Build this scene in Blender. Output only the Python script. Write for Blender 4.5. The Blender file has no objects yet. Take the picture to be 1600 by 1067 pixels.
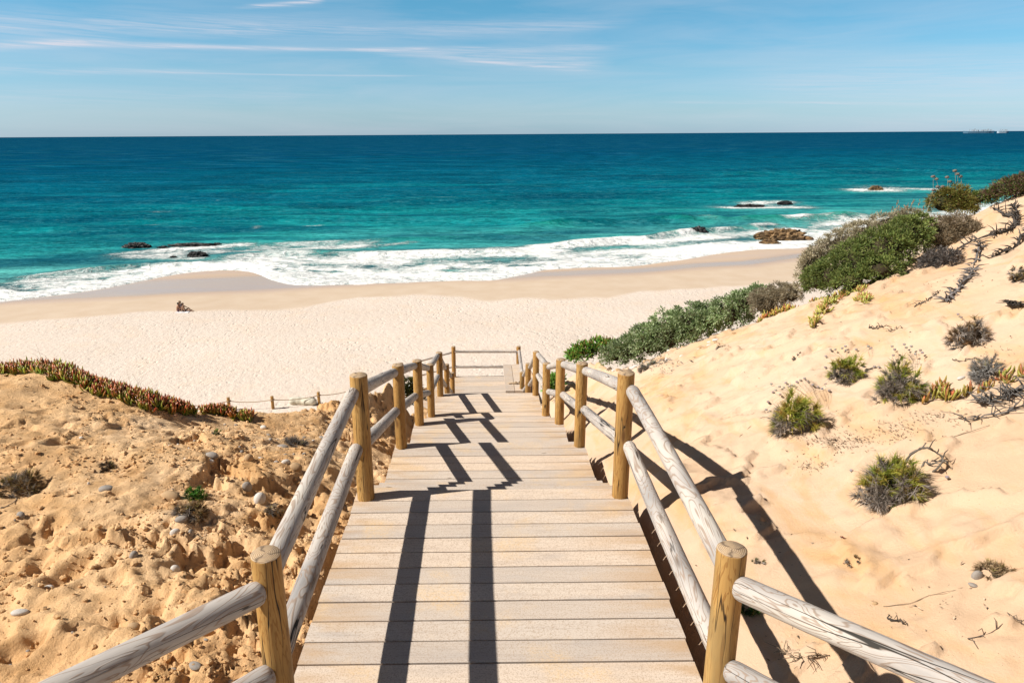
import bpy, bmesh, math, random
import numpy as np
from mathutils import Vector, Matrix, Euler
random.seed(7); RNG = np.random.default_rng(7)
R = math.radians
scene = bpy.context.scene; COL = scene.collection

# ------------------------------------------------------------------ camera and the rays through it
F = 1088.0; TH = R(16.56); PSI = R(0.4); RO = R(0.36); PX = 765.0; CAMZ = 2.4
def ray(px, py):
    x = (px-PX)/F; y = (533.5-py)/F
    c, s = math.cos(RO), math.sin(RO); x, y = x*c+y*s, -x*s+y*c
    Y = math.cos(TH)+y*math.sin(TH); Z = -math.sin(TH)+y*math.cos(TH)
    c, s = math.cos(PSI), math.sin(PSI)
    return Vector((x*c+Y*s, -x*s+Y*c, Z))
CP = Vector((0, 0, CAMZ))
def att(px, py, t): return CP + ray(px, py)*t
def atz(px, py, z): d = ray(px, py); return CP + d*((z-CAMZ)/d.z)
cam = bpy.data.cameras.new('camera'); camo = bpy.data.objects.new('camera', cam); COL.objects.link(camo)
cam.sensor_width = 36; cam.lens = F/1600*36; cam.clip_start = .05; cam.clip_end = 200000
cam.shift_x = (800-PX)/1600
camo.matrix_world = Matrix.Translation(CP) @ Matrix.Rotation(-PSI, 4, 'Z') @ Matrix.Rotation(math.pi/2-TH, 4, 'X') @ Matrix.Rotation(-RO, 4, 'Z')
scene.camera = camo

# ------------------------------------------------------------------ bookkeeping
def tag(o, label=None, cat=None, group=None, kind=None):
    if label: o['label'] = label
    if cat: o['category'] = cat
    if group: o['group'] = group
    if kind: o['kind'] = kind
    return o
def empty(name, loc=(0, 0, 0), rz=0):
    o = bpy.data.objects.new(name, None); COL.objects.link(o); o.location = loc; o.rotation_euler.z = rz
    o.empty_display_size = .1
    return o
def link(name, me, mats=None, parent=None, loc=None):
    o = bpy.data.objects.new(name, me); COL.objects.link(o)
    if mats:
        for m in (mats if isinstance(mats, (list, tuple)) else [mats]): me.materials.append(m)
    if parent: o.parent = parent
    if loc is not None: o.location = loc
    return o
def mesh_np(name, verts, faces, smooth=False, attrs=None, midx=None):
    """verts Nx3, faces: list of arrays with the same number of corners, or one array"""
    if isinstance(faces, np.ndarray): faces = [faces]
    me = bpy.data.meshes.new(name)
    verts = np.asarray(verts, dtype=np.float32)
    me.vertices.add(len(verts)); me.vertices.foreach_set('co', verts.ravel())
    tot = []; loops = []
    for f in faces:
        if len(f) == 0: continue
        f = np.asarray(f); tot.append(np.full(len(f), f.shape[1])); loops.append(f.ravel())
    tot = np.concatenate(tot).astype(np.int32); loops = np.concatenate(loops).astype(np.int32)
    me.loops.add(len(loops)); me.loops.foreach_set('vertex_index', loops)
    me.polygons.add(len(tot))
    st = np.concatenate([[0], np.cumsum(tot)[:-1]]).astype(np.int32)
    me.polygons.foreach_set('loop_start', st)
    try: me.polygons.foreach_set('loop_total', tot)
    except Exception: pass
    me.polygons.foreach_set('use_smooth', np.full(len(tot), bool(smooth)))
    if midx is not None: me.polygons.foreach_set('material_index', np.asarray(midx, dtype=np.int32))
    me.update(calc_edges=True)
    if attrs:
        for k, v in attrs.items():
            v = np.asarray(v, dtype=np.float32)
            if v.ndim == 1:
                a = me.attributes.new(k, 'FLOAT', 'POINT'); a.data.foreach_set('value', v)
            else:
                a = me.attributes.new(k, 'FLOAT_COLOR', 'POINT')
                if v.shape[1] == 3: v = np.concatenate([v, np.ones((len(v), 1), np.float32)], 1)
                a.data.foreach_set('color', v.ravel())
    return me

# ------------------------------------------------------------------ numpy noise
_P = np.random.default_rng(3).permutation(512).astype(np.int64); _P = np.concatenate([_P, _P, _P])
_G = np.random.default_rng(4).random(512)*2*np.pi
_GX, _GY = np.cos(_G), np.sin(_G)
def perlin(x, y, seed=0):
    x = np.asarray(x, dtype=np.float64)+seed*37.13; y = np.asarray(y, dtype=np.float64)+seed*91.7
    xi = np.floor(x).astype(np.int64); yi = np.floor(y).astype(np.int64); xf = x-xi; yf = y-yi
    u = xf*xf*xf*(xf*(xf*6-15)+10); v = yf*yf*yf*(yf*(yf*6-15)+10)
    def g(i, j, fx, fy):
        h = _P[(_P[(xi+i) & 511]+(yi+j)) & 511]
        return _GX[h]*fx+_GY[h]*fy
    a = g(0, 0, xf, yf); b = g(1, 0, xf-1, yf); c = g(0, 1, xf, yf-1); d = g(1, 1, xf-1, yf-1)
    return (a*(1-u)+b*u)*(1-v)+(c*(1-u)+d*u)*v
def fbm(x, y, o=4, seed=0, gain=.5, ridge=False):
    s = 0; a = 1; n = 0
    for i in range(o):
        p = perlin(x*2**i, y*2**i, seed+i)
        if ridge: p = .5-np.abs(p)*1.6
        s = s+a*p; n += a; a *= gain
    return s/n
def worley(x, y, seed=0):
    xi = np.floor(x).astype(np.int64); yi = np.floor(y).astype(np.int64)
    best = np.full(np.shape(x), 9.); best2 = np.full(np.shape(x), 9.); hid = np.zeros(np.shape(x), dtype=np.int64)
    for i in (-1, 0, 1):
        for j in (-1, 0, 1):
            h = _P[(_P[(xi+i+seed*17) & 511]+(yi+j+seed*5)) & 511]; h2 = _P[h+7]
            cx = xi+i+h/512.; cy = yi+j+h2/512.
            d = (x-cx)**2+(y-cy)**2
            m = d < best
            best2 = np.where(m, best, np.minimum(best2, d)); best = np.where(m, d, best); hid = np.where(m, h, hid)
    return np.sqrt(best), np.sqrt(best2), hid/512.
def sstep(a, b, x):
    t = np.clip((x-a)/(b-a), 0, 1); return t*t*(3-2*t)

# ------------------------------------------------------------------ materials
class NT:
    def __init__(s, name):
        s.m = bpy.data.materials.new(name); s.m.use_nodes = True; s.t = s.m.node_tree; s.t.nodes.clear()
        s.out = s.n('ShaderNodeOutputMaterial')
    def n(s, t, **k):
        nd = s.t.nodes.new(t)
        for a, b in k.items(): setattr(nd, a, b)
        return nd
    def l(s, a, b): s.t.links.new(a, b)
    def put(s, sock, v):
        if v is None: return
        if isinstance(v, bpy.types.NodeSocket): s.l(v, sock)
        else:
            if isinstance(v, (tuple, list)) and len(v) == 3 and sock.type == 'RGBA': v = tuple(v)+(1,)
            sock.default_value = v
    def math(s, op, a, b=None, c=None, clamp=False):
        nd = s.n('ShaderNodeMath', operation=op, use_clamp=clamp); s.put(nd.inputs[0], a)
        if b is not None: s.put(nd.inputs[1], b)
        if c is not None: s.put(nd.inputs[2], c)
        return nd.outputs[0]
    def vmul(s, v, sc):
        nd = s.n('ShaderNodeVectorMath', operation='MULTIPLY'); s.put(nd.inputs[0], v); s.put(nd.inputs[1], sc); return nd.outputs[0]
    def vadd(s, v, w):
        nd = s.n('ShaderNodeVectorMath', operation='ADD'); s.put(nd.inputs[0], v); s.put(nd.inputs[1], w); return nd.outputs[0]
    def obj(s): return s.n('ShaderNodeTexCoord').outputs['Object']
    def pos(s): return s.n('ShaderNodeNewGeometry').outputs['Position']
    def attr(s, name, col=False):
        nd = s.n('ShaderNodeAttribute', attribute_name=name); return nd.outputs['Color' if col else 'Fac']
    def rnd(s): return s.n('ShaderNodeObjectInfo').outputs['Random']
    def noise(s, v, scale=1, detail=3, rough=.5, dist=0, col=False):
        nd = s.n('ShaderNodeTexNoise'); s.put(nd.inputs['Vector'], v); nd.inputs['Scale'].default_value = scale
        nd.inputs['Detail'].default_value = detail; nd.inputs['Roughness'].default_value = rough; nd.inputs['Distortion'].default_value = dist
        return nd.outputs['Color' if col else 'Fac']
    def voro(s, v, scale=1, feature='F1', out='Distance'):
        nd = s.n('ShaderNodeTexVoronoi', feature=feature); s.put(nd.inputs['Vector'], v); nd.inputs['Scale'].default_value = scale
        return nd.outputs[out]
    def ramp(s, f, stops, interp='LINEAR'):
        nd = s.n('ShaderNodeValToRGB'); nd.color_ramp.interpolation = interp; e = nd.color_ramp.elements
        while len(e) < len(stops): e.new(.5)
        for i, (p, c) in enumerate(stops):
            if not isinstance(c, (tuple, list)): c = (c, c, c)
            e[i].position = p; e[i].color = tuple(c)+(1,)
        s.put(nd.inputs[0], f); return nd.outputs[0]
    def mix(s, f, a, b, blend='MIX'):
        nd = s.n('ShaderNodeMix', data_type='RGBA', blend_type=blend); s.put(nd.inputs[0], f); s.put(nd.inputs[6], a); s.put(nd.inputs[7], b)
        return nd.outputs[2]
    def bump(s, h, strength=.5, dist=.01, nrm=None):
        nd = s.n('ShaderNodeBump'); s.put(nd.inputs['Height'], h); s.put(nd.inputs['Strength'], strength); nd.inputs['Distance'].default_value = dist
        if nrm: s.l(nrm, nd.inputs['Normal'])
        return nd.outputs[0]
    def bsdf(s, col, rough=.8, nrm=None, spec=.3, trans=None, **k):
        nd = s.n('ShaderNodeBsdfPrincipled'); s.put(nd.inputs['Base Color'], col); s.put(nd.inputs['Roughness'], rough)
        s.put(nd.inputs['Specular IOR Level'], spec)
        if nrm: s.l(nrm, nd.inputs['Normal'])
        for a, b in k.items(): s.put(nd.inputs[a.replace('_', ' ')], b)
        if trans is not None:
            tr = s.n('ShaderNodeBsdfTranslucent'); s.put(tr.inputs[0], col); mx = s.n('ShaderNodeMixShader'); mx.inputs[0].default_value = trans
            s.l(nd.outputs[0], mx.inputs[1]); s.l(tr.outputs[0], mx.inputs[2]); s.l(mx.outputs[0], s.out.inputs[0])
        else: s.l(nd.outputs[0], s.out.inputs[0])
        return s.m

def mat_post():
    k = NT('ochre_pine'); v = k.obj(); r = k.rnd()
    off = k.n('ShaderNodeCombineXYZ'); k.put(off.inputs[2], k.math('MULTIPLY', r, 40.)); k.put(off.inputs[0], k.math('MULTIPLY', r, 3.)); v = k.vadd(v, off.outputs[0])
    st = k.vmul(v, (9, 9, 1.1))
    n1 = k.noise(st, 1.6, 4, .55, .6)
    ring = k.math('SINE', k.math('MULTIPLY', n1, 75.))
    ring = k.ramp(ring, [(0.35, 0), (.95, 1)])
    fine = k.noise(k.vmul(v, (160, 160, 5)), 1, 3, .6)
    c = k.ramp(k.noise(k.vmul(v, (6, 6, 1)), 1.2, 3), [(.25, (.27, .14, .04)), (.5, (.43, .24, .072)), (.75, (.57, .355, .125))])
    c = k.mix(k.math('MULTIPLY', ring, .65), c, (.24, .10, .02))
    c = k.mix(k.ramp(k.noise(k.vmul(v, (5, 5, 1.6)), 1.3, 4, .6), [(.5, 0), (.68, .55)]), c, (.20, .15, .07))
    c = k.mix(k.math('MULTIPLY', fine, .30), c, (.2, .1, .025))
    # knots
    kn = k.voro(k.vmul(v, (10, 10, 2.6)), 1.); c = k.mix(k.ramp(kn, [(.07, .85), (.17, 0)]), c, (.11, .045, .012))
    # drying cracks
    cr = k.noise(k.vmul(v, (11, 11, .55)), 2.1, 2, .4, .3); crk = k.ramp(k.math('ABSOLUTE', k.math('SUBTRACT', cr, .5)), [(.006, 1), (.013, 0)])
    msk = k.ramp(k.noise(k.vmul(v, (4, 4, .8)), 1.), [(.5, 0), (.56, 1)])
    crk = k.math('MULTIPLY', crk, msk)
    c = k.mix(crk, c, (.02, .01, .005))
    h = k.math('SUBTRACT', k.math('ADD', k.math('MULTIPLY', ring, .2), k.math('MULTIPLY', fine, .5)), k.math('MULTIPLY', crk, 3.))
    return k.bsdf(c, .62, k.bump(h, .6, .003), .3)
def mat_posttop():
    k = NT('sawn_end_grain'); v = k.obj()
    r = k.n('ShaderNodeVectorMath', operation='LENGTH'); k.l(k.vadd(k.vmul(v, (1, 1, 0)), (.006, .004, 0)), r.inputs[0])
    n = k.noise(v, 22, 3)
    g = k.math('SINE', k.math('ADD', k.math('MULTIPLY', r.outputs['Value'], 900.), k.math('MULTIPLY', n, 9.)))
    c = k.ramp(g, [(0, (.34, .22, .12)), (1, (.56, .43, .29))])
    c = k.mix(k.ramp(k.noise(v, 45, 4), [(.45, 0), (.7, .6)]), c, (.22, .17, .13))
    s = k.n('ShaderNodeSeparateXYZ'); k.l(v, s.inputs[0])
    an = k.math('ARCTAN2', s.outputs[1], s.outputs[0])
    cr = k.math('POWER', k.math('ABSOLUTE', k.math('SINE', k.math('ADD', k.math('MULTIPLY', an, 1.5), k.math('MULTIPLY', n, 3.)))), 40.)
    c = k.mix(k.math('MULTIPLY', cr, .7), c, (.06, .04, .03))
    return k.bsdf(c, .85, k.bump(g, .3, .001), .2)
def mat_rail():
    k = NT('weathered_grey_pole'); v = k.obj(); r = k.rnd()
    off = k.n('ShaderNodeCombineXYZ'); k.put(off.inputs[2], k.math('MULTIPLY', r, 60.)); k.put(off.inputs[1], k.math('MULTIPLY', r, 5.)); v = k.vadd(v, off.outputs[0])
    n1 = k.noise(k.vmul(v, (7, 7, 1.5)), 1.5, 2.5, .5, .9)
    ring = k.math('SINE', k.math('MULTIPLY', n1, 85.)); ring = k.ramp(ring, [(.45, 0), (.98, 1)])
    fine = k.noise(k.vmul(v, (130, 130, 4)), 1, 3, .6)
    c = k.ramp(k.noise(k.vmul(v, (7, 7, 2.)), 1, 4), [(.28, (.28, .26, .245)), (.5, (.46, .41, .365)), (.72, (.62, .55, .46))])
    c = k.mix(k.math('MULTIPLY', ring, .75), c, (.27, .17, .105))
    c = k.mix(k.math('MULTIPLY', fine, .4), c, (.24, .225, .22))
    kn = k.voro(k.vmul(v, (9, 9, 2.)), 1.); c = k.mix(k.ramp(kn, [(.05, .8), (.14, 0)]), c, (.12, .085, .06))
    cr = k.noise(k.vmul(v, (10, 10, .45)), 2., 1.5, .4, .2); crk = k.ramp(k.math('ABSOLUTE', k.math('SUBTRACT', cr, .5)), [(.004, 1), (.009, 0)])
    msk = k.ramp(k.noise(k.vmul(v, (4, 4, .7)), 1.), [(.46, 0), (.52, 1)]); crk = k.math('MULTIPLY', crk, msk)
    c = k.mix(crk, c, (.03, .025, .02))
    h = k.math('SUBTRACT', k.math('ADD', k.math('MULTIPLY', ring, .3), k.math('MULTIPLY', fine, .4)), k.math('MULTIPLY', crk, 3.))
    return k.bsdf(c, .7, k.bump(h, .7, .003), .25)
def mat_plank(name, a, b, c3, sandy=.5):
    k = NT(name); v = k.pos(); pid = k.attr('pid'); end = k.attr('endf')
    off = k.n('ShaderNodeCombineXYZ'); k.put(off.inputs[0], k.math('MULTIPLY', pid, 50.)); k.put(off.inputs[2], k.math('MULTIPLY', pid, 9.)); w = k.vadd(v, off.outputs[0])
    c = k.ramp(pid, [(0, a), (.5, b), (1, c3)])
    st = k.noise(k.vmul(w, (3.2, 75, 75)), 1, 4, .65)
    st2 = k.noise(k.vmul(w, (1.2, 9, 9)), 1, 3, .5, .3)
    sp = k.noise(w, 130, 3, .7)
    c = k.mix(k.ramp(st2, [(.5, 0), (.85, .25)]), c, (.36, .27, .21), 'MIX')
    c = k.mix(k.ramp(st, [(.5, 0), (.75, .4)]), c, (.26, .195, .155))
    c = k.mix(k.ramp(sp, [(.48, 0), (.64, .7)]), c, (.33, .235, .16))
    # bare tan wood towards some board ends, silver elsewhere
    e = k.math('MULTIPLY', end, k.ramp(k.noise(k.vmul(w, (2.5, 9, 9)), 1, 3), [(.42, 0), (.62, 1)]))
    c = k.mix(k.math('MULTIPLY', e, .65), c, (.44, .27, .13))
    g = k.ramp(k.noise(k.vmul(w, (1.5, 5, 5)), .9, 4), [(.55, 0), (.75, .5)]); c = k.mix(g, c, (.33, .30, .285))
    # blown sand lying on the boards
    sm = k.math('MULTIPLY', k.ramp(k.noise(v, 2.1, 4, .6), [(.54, 0), (.66, 1)]), k.ramp(k.noise(v, 60, 3, .7), [(.38, .15), (.6, 1)]))
    c = k.mix(k.math('MULTIPLY', sm, sandy), c, (.64, .43, .21))
    dk = k.voro(k.vmul(w, (1.3, 6, 6)), 1.); c = k.mix(k.ramp(dk, [(.022, .9), (.04, 0)]), c, (.09, .06, .04))
    h = k.math('ADD', k.math('MULTIPLY', st, .6), k.math('MULTIPLY', sp, .4))
    return k.bsdf(c, .75, k.bump(h, .55, .003), .2)
def mat_sand():
    k = NT('dune_sand'); v = k.pos(); rough = k.attr('rough'); pit = k.attr('damp')
    s = k.n('ShaderNodeSeparateXYZ'); k.l(v, s.inputs[0])
    big = k.noise(v, .55, 4, .55); mid = k.noise(v, 3.5, 4, .6); fine = k.noise(v, 60, 4, .7); gr = k.noise(v, 420, 2, .8)
    c1 = k.ramp(big, [(.3, (.525, .36, .235)), (.5, (.56, .41, .295)), (.7, (.585, .45, .34))])
    c2 = k.ramp(big, [(.3, (.68, .405, .195)), (.5, (.74, .48, .255)), (.7, (.79, .55, .335))])
    c = k.mix(rough, c1, c2)
    # orange clay bleeding through in streaks that run down the slope
    cl = k.noise(k.vadd(k.vmul(v, (2.2, .8, 1.)), (3, 1, 0)), 1.3, 5, .6, .8)
    c = k.mix(k.math('MULTIPLY', k.ramp(cl, [(.50, 0), (.70, 1)]), .75), c, (.56, .325, .14))
    c = k.mix(k.math('MULTIPLY', k.ramp(mid, [(.46, 0), (.68, 1)]), k.math('MULTIPLY', rough, .6)), c, (.47, .25, .095))
    c = k.mix(k.math('MULTIPLY', pit, .7), c, (.60, .31, .10))
    c = k.mix(k.ramp(gr, [(.35, .2), (.6, 0)]), c, (.38, .24, .12))
    sp = k.voro(v, 38.); c = k.mix(k.math('MULTIPLY', k.ramp(sp, [(.05, .8), (.10, 0)]), k.ramp(k.noise(v, 2.), [(.5, 0), (.62, 1)])), c, (.17, .10, .055))
    fine2 = k.noise(v, 24, 4, .7); h = k.math('ADD', k.math('MULTIPLY', fine, .75), k.math('MULTIPLY', gr, .3)); h = k.math('ADD', h, k.math('MULTIPLY', k.math('MULTIPLY', fine2, rough), 1.0))
    h = k.math('ADD', h, k.math('MULTIPLY', mid, .5))
    return k.bsdf(c, .95, k.bump(h, k.math('ADD', .45, k.math('MULTIPLY', rough, .25)), .022), .1)
def mat_beach():
    k = NT('beach_sand'); v = k.pos(); wet = k.attr('wet'); sm = k.attr('smooth')
    w = k.vmul(v, (1, 1, 0))
    big = k.noise(w, .06, 4, .5); n1 = k.noise(w, 1.3, 4, .65); n2 = k.noise(w, .35, 3)
    f = k.voro(k.vadd(k.vmul(w, (1.6, 1.0, 0)), k.vmul(k.noise(w, 1.1, 2, .5, 0, True), (1.2, 1.2, 0))), 1.0)
    foot = k.ramp(f, [(.10, 1), (.30, 0)])
    c = k.ramp(big, [(.3, (.585, .49, .41)), (.7, (.63, .54, .46))])
    c = k.mix(k.ramp(n2, [(.5, 0), (.75, .22)]), c, (.66, .46, .29))
    footm = k.math('MULTIPLY', foot, k.ramp(k.noise(w, .09, 3), [(.38, .25), (.58, 1)]))
    # smooth tan strip the last tide left
    c = k.mix(sm, c, k.ramp(n2, [(.3, (.50, .385, .28)), (.7, (.54, .43, .325))]))
    # damp, then wet sand
    c = k.mix(k.ramp(wet, [(.02, 0), (.4, 1)]), c, k.ramp(k.noise(k.vmul(w, (.05, .3, 0)), 1, 3), [(.4, (.48, .36, .265)), (.62, (.45, .35, .285))]))
    h = k.math('ADD', k.math('MULTIPLY', footm, -.55), k.math('MULTIPLY', n1, 1.4)); h = k.math('ADD', h, k.math('MULTIPLY', k.noise(k.vmul(w, (2.6, 1.6, 0)), 1.5, 4, .7), k.ramp(k.noise(w, .045, 3), [(.4, .25), (.6, .9)])))
    st = k.math('MULTIPLY', k.math('SUBTRACT', 1., sm), k.math('SUBTRACT', 1., wet, clamp=True), clamp=True)
    rg = k.ramp(wet, [(.25, .95), (.85, .22)])
    return k.bsdf(c, rg, k.bump(h, k.math('MULTIPLY', st, .75), .12), k.math('ADD', .1, k.math('MULTIPLY', wet, .35)))
def mat_sea():
    k = NT('sea_water'); v = k.pos(); s_ = k.attr('offs'); foam = k.attr('foam'); lift = k.attr('lift')
    w = k.vmul(v, (1, 1, 0))
    ls = k.math('LOGARITHM', k.math('MAXIMUM', s_, 1.), 10.)
    lsn = k.math('ADD', ls, k.math('MULTIPLY', k.math('SUBTRACT', k.noise(k.vmul(w, (.006, .03, 0)), 1, 4, .6), .5), .85))
    c = k.ramp(k.math('DIVIDE', lsn, 4.4), [(.18, (.17, .42, .38)), (.32, (.09, .43, .40)), (.385, (.022, .31, .305)), (.44, (.002, .20, .225)), (.52, (.001, .12, .185)), (.64, (.0006, .05, .125)), (.85, (.0008, .034, .098))])
    # reef and weed patches below the surface
    pz = k.noise(k.vmul(w, (.012, .035, 0)), 1, 5, .6, .5)
    pm = k.math('MULTIPLY', k.ramp(pz, [(.5, 0), (.66, 1)]), k.ramp(ls, [(.40, 0), (.52, 1)]))
    c = k.mix(k.math('MULTIPLY', pm, .8), c, (.001, .045, .085))
    # translucent look of the rising wave, painted in as a darker green
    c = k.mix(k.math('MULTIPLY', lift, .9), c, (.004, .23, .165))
    # foam, broken up finely
    fn = k.noise(k.vmul(w, (.55, .8, 0)), 1.4, 6, .72, .6)
    fv = k.voro(k.vadd(k.vmul(w, (.35, .6, 0)), k.vmul(k.noise(w, .6, 3, .5, 0, True), (1.5, 1.5, 0))), 1.2, 'DISTANCE_TO_EDGE')
    lace = k.ramp(fv, [(.0, 1), (.16, 0)])
    fd = k.math('ADD', foam, k.math('ADD', k.math('MULTIPLY', k.math('SUBTRACT', fn, .5), 1.5), k.math('MULTIPLY', lace, .22)))
    fm = k.math('MULTIPLY', k.ramp(fd, [(.34, 0), (.60, .5), (1., 1)]), k.ramp(foam, [(.02, 0), (.12, 1)]))
    milky = k.math('MULTIPLY', foam, .8, clamp=True)
    c = k.mix(milky, c, (.30, .47, .43))
    # white of the foam itself
    c = k.mix(fm, c, (.74, .74, .715))
    # waves: three sizes, stretched along the crests
    n1 = k.noise(k.vmul(w, (.5, 1.1, 0)), 1.2, 4, .6); n2 = k.noise(k.vmul(w, (.05, .16, 0)), 1., 4, .6); n3 = k.noise(k.vmul(w, (.006, .022, 0)), 1., 3, .6)
    h = k.math('ADD', k.math('MULTIPLY', n1, .35), k.math('ADD', k.math('MULTIPLY', n2, 2.2), k.math('MULTIPLY', n3, 9.)))
    h = k.math('ADD', h, k.math('MULTIPLY', fm, .25))
    # darker lanes painted in for the shading of wind-ruffled water
    ln = k.noise(k.vmul(w, (.02, .09, 0)), 1., 5, .65)
    c = k.mix(k.math('MULTIPLY', k.ramp(ln, [(.42, 0), (.60, .75)]), k.math('SUBTRACT', 1., fm)), c, (.001, .062, .11))
    near_ = k.ramp(k.math('DIVIDE', ls, 4.4), [(.5, 1), (.66, 0)])
    ch = k.noise(k.vmul(w, (.10, .42, 0)), 1.4, 5, .7, .4); ch2 = k.noise(k.vmul(w, (.012, .06, 0)), 1.5, 5, .7, .3)
    chm = k.math('ADD', k.math('MULTIPLY', ch, near_), k.math('MULTIPLY', ch2, k.math('SUBTRACT', 1., near_)))
    nf_ = k.math('SUBTRACT', 1., fm)
    c = k.mix(k.math('MULTIPLY', k.ramp(chm, [(.50, 0), (.66, .6)]), nf_), c, (.001, .045, .07))  # dark and bright wave facets painted into the water colour
    c = k.mix(k.math('MULTIPLY', k.ramp(chm, [(.34, .35), (.46, 0)]), nf_), c, (.06, .26, .29))
    ch3 = k.noise(k.vmul(w, (.42, 1.2, 0)), 1.3, 4, .7, .5); vn = k.math('MULTIPLY', nf_, k.ramp(k.math('DIVIDE', ls, 4.4), [(.45, 1), (.6, .25)]))
    c = k.mix(k.math('MULTIPLY', k.ramp(ch3, [(.50, 0), (.68, .55)]), vn), c, (.001, .05, .075)); c = k.mix(k.math('MULTIPLY', k.ramp(ch3, [(.30, .5), (.44, 0)]), vn), c, (.08, .33, .35))  # finer wavelets, their dark and light sides painted the same way
    cap = k.noise(k.vmul(w, (.10, .35, 0)), 1.3, 4, .75); capm = k.math('MULTIPLY', k.ramp(cap, [(.73, 0), (.77, .8)]), near_); c = k.mix(capm, c, (.6, .62, .6))
    rg = k.math('ADD', .28, k.math('MULTIPLY', fm, .5))
    return k.bsdf(c, rg, k.bump(h, 1., 1.4), .0)
def mat_leaf(name, rough=.6, trans=.25, spec=.3):
    k = NT(name); c = k.attr('lc', True)
    return k.bsdf(c, rough, None, spec, trans=trans)
def mat_stone(name, a, b, sc=20., rough=.7, bs=.5, bd=.01):
    k = NT(name); v = k.vadd(k.obj(), k.vmul(k.rnd(), (9, 7, 5)))
    c = k.ramp(k.noise(v, sc, 5, .65), [(.35, a), (.65, b)])
    return k.bsdf(c, rough, k.bump(k.noise(v, sc*2, 5, .7), bs, bd), .3)
def mat_plain(name, col, rough=.6, sc=8., var=.25):
    k = NT(name); v = k.obj(); n = k.noise(v, sc, 3)
    return k.bsdf(k.mix(k.ramp(n, [(.3, 0), (.7, 1)]), col, tuple(x*(1-var) for x in col)), rough)

M = dict(post=mat_post(), top=mat_posttop(), rail=mat_rail(),
    plank=mat_plank('bleached_deck_boards', (.49, .415, .35), (.57, .485, .405), (.64, .51, .395)),
    beam=mat_plank('brown_beam_timber', (.34, .22, .12), (.40, .27, .15), (.36, .25, .16), .1),  # beam timber, browner than the deck boards
    sand=mat_sand(), beach=mat_beach(), sea=mat_sea(), leaf=mat_leaf('leaf_tissue'), fleshy=mat_leaf('succulent_leaf', .35, .12, .5), twig=mat_leaf('twig_bark', .85, 0, .1),
    rock=mat_stone('dark_wet_rock', (.012, .012, .014), (.045, .04, .036), 1.6, .5, .5, .15),
    brock=mat_stone('ochre_sandstone', (.05, .028, .014), (.38, .235, .11), .9, .75, .8, .3),
    peb=mat_stone('grey_pebble', (.22, .19, .165), (.40, .35, .30), 25.), pebw=mat_stone('pale_pebble', (.52, .47, .42), (.68, .62, .55), 25.), pebo=mat_stone('tan_pebble', (.36, .22, .11), (.52, .36, .20), 25.),
    rope=mat_plain('hemp_rope', (.36, .25, .15)), canvas=mat_plain('pale_canvas', (.62, .58, .47), .9, 3., .35), dark=mat_plain('dark_strap', (.03, .03, .035)))

# ------------------------------------------------------------------ the boardwalk's levels (Y start, Y end, z), then the shape of the ground
DX0, DX1 = -.902, .982
BW = .1535
LAND = [(-2.0, 4.415, 0.), (5.33, 6.42, -.565), (7.22, 8.32, -1.10), (9.44, 10.06, -1.74), (10.68, 12.14, -2.21), (13.6, 14.3, -3.16), (15.45, 17.95, -3.92)]
_zd = np.array([(-50, 0), (4.4, 0), (5.4, -.56), (6.4, -.565), (7.35, -1.1), (8.3, -1.1), (9.55, -1.74), (10.05, -1.74), (10.7, -2.2), (12.1, -2.21), (13.7, -3.1), (14.3, -3.16), (15.5, -3.9), (18, -3.92), (19, -4.3)])
def zdeck(Y): return np.interp(Y, _zd[:, 0], _zd[:, 1])
ctl = []
def cp(px, py, t): p = att(px, py, t); ctl.append((p.x, p.y, p.z))
for p in [(1600,1060,2.83),(1600,900,3.31),(1600,750,3.88),(1600,600,4.69),(1600,500,5.45),(1600,400,6.6),(1600,318,8.4),
          (1400,1060,3.03),(1400,600,5.5),(1400,750,4.35),(1400,480,6.97),(1400,440,7.8),(1250,650,5.58),(1250,530,7.1),(1250,483,8.6),(1300,468,8.6),
          (1500,420,7.4),(1500,350,8.9),(1480,340,9.2),
          (1100,700,5.7),(1100,600,7.4),(1100,538,9.4),(1180,515,8.9),(1000,578,10.4),(1000,640,7.6),(960,600,10),(1020,740,5.3),(930,565,13.5),(945,590,12.),
          (0,1060,3.36),(0,900,4.12),(0,750,5.15),(0,650,6.35),(0,586,7.55),(60,583,7.6),(160,598,7.65),(230,620,7.6),(300,648,7.6),(390,655,8.),(450,645,8.4),(520,628,9.),(548,606,9.8),
          (610,600,10.8),(300,800,4.88),(150,800,4.88),(400,1060,3.42),(200,1000,3.55),(400,750,5.67),(300,700,6.),(450,800,5.3),(500,720,6.4)]: cp(*p)
def shadow_cp(px, py):   # where the shadow of the right top rail lies, the sand must be
    d = ray(px, py); t = (.94+1.06*(.78-CAMZ))/(d.x+1.06*d.z); p = CP+d*t; ctl.append((p.x, p.y, p.z))
for p in [(1140,745),(1200,832),(1250,905),(1290,965)]: shadow_cp(*p)
for Y in (-2, 0, 2, 3, 4): ctl += [(1.1, Y, -.16), (-1.05, Y, -.2), (0, Y, -.5)]
for Y in (5, 6, 7, 8, 9, 10, 11, 12, 13, 14, 16, 18):
    z = float(zdeck(Y)); ctl += [(1.12, Y, z-.10), (-1.05, Y, z-.28), (0, Y, z-.5)]
ctl += [(1.8, -2, .1), (4, -2, .7), (8, -2, 1.6), (-2.5, -2, 0), (-6, -2, .2), (-8, 3, .0), (-8, 7, -.15), (-14, 2, .1), (-14, 8, -.1), (12, 9, 2.3), (12, 3, 2.6), (20, 9, 3.), (20, 0, 4), (9, 11, 1.7), (2.6, 14, -2.4), (-3, 13, -3.4), (-1.6, 13, -2.6), (-1.8, 16, -4.6), (2.2, 17, -4.4)]
CT = np.array(ctl)
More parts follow.
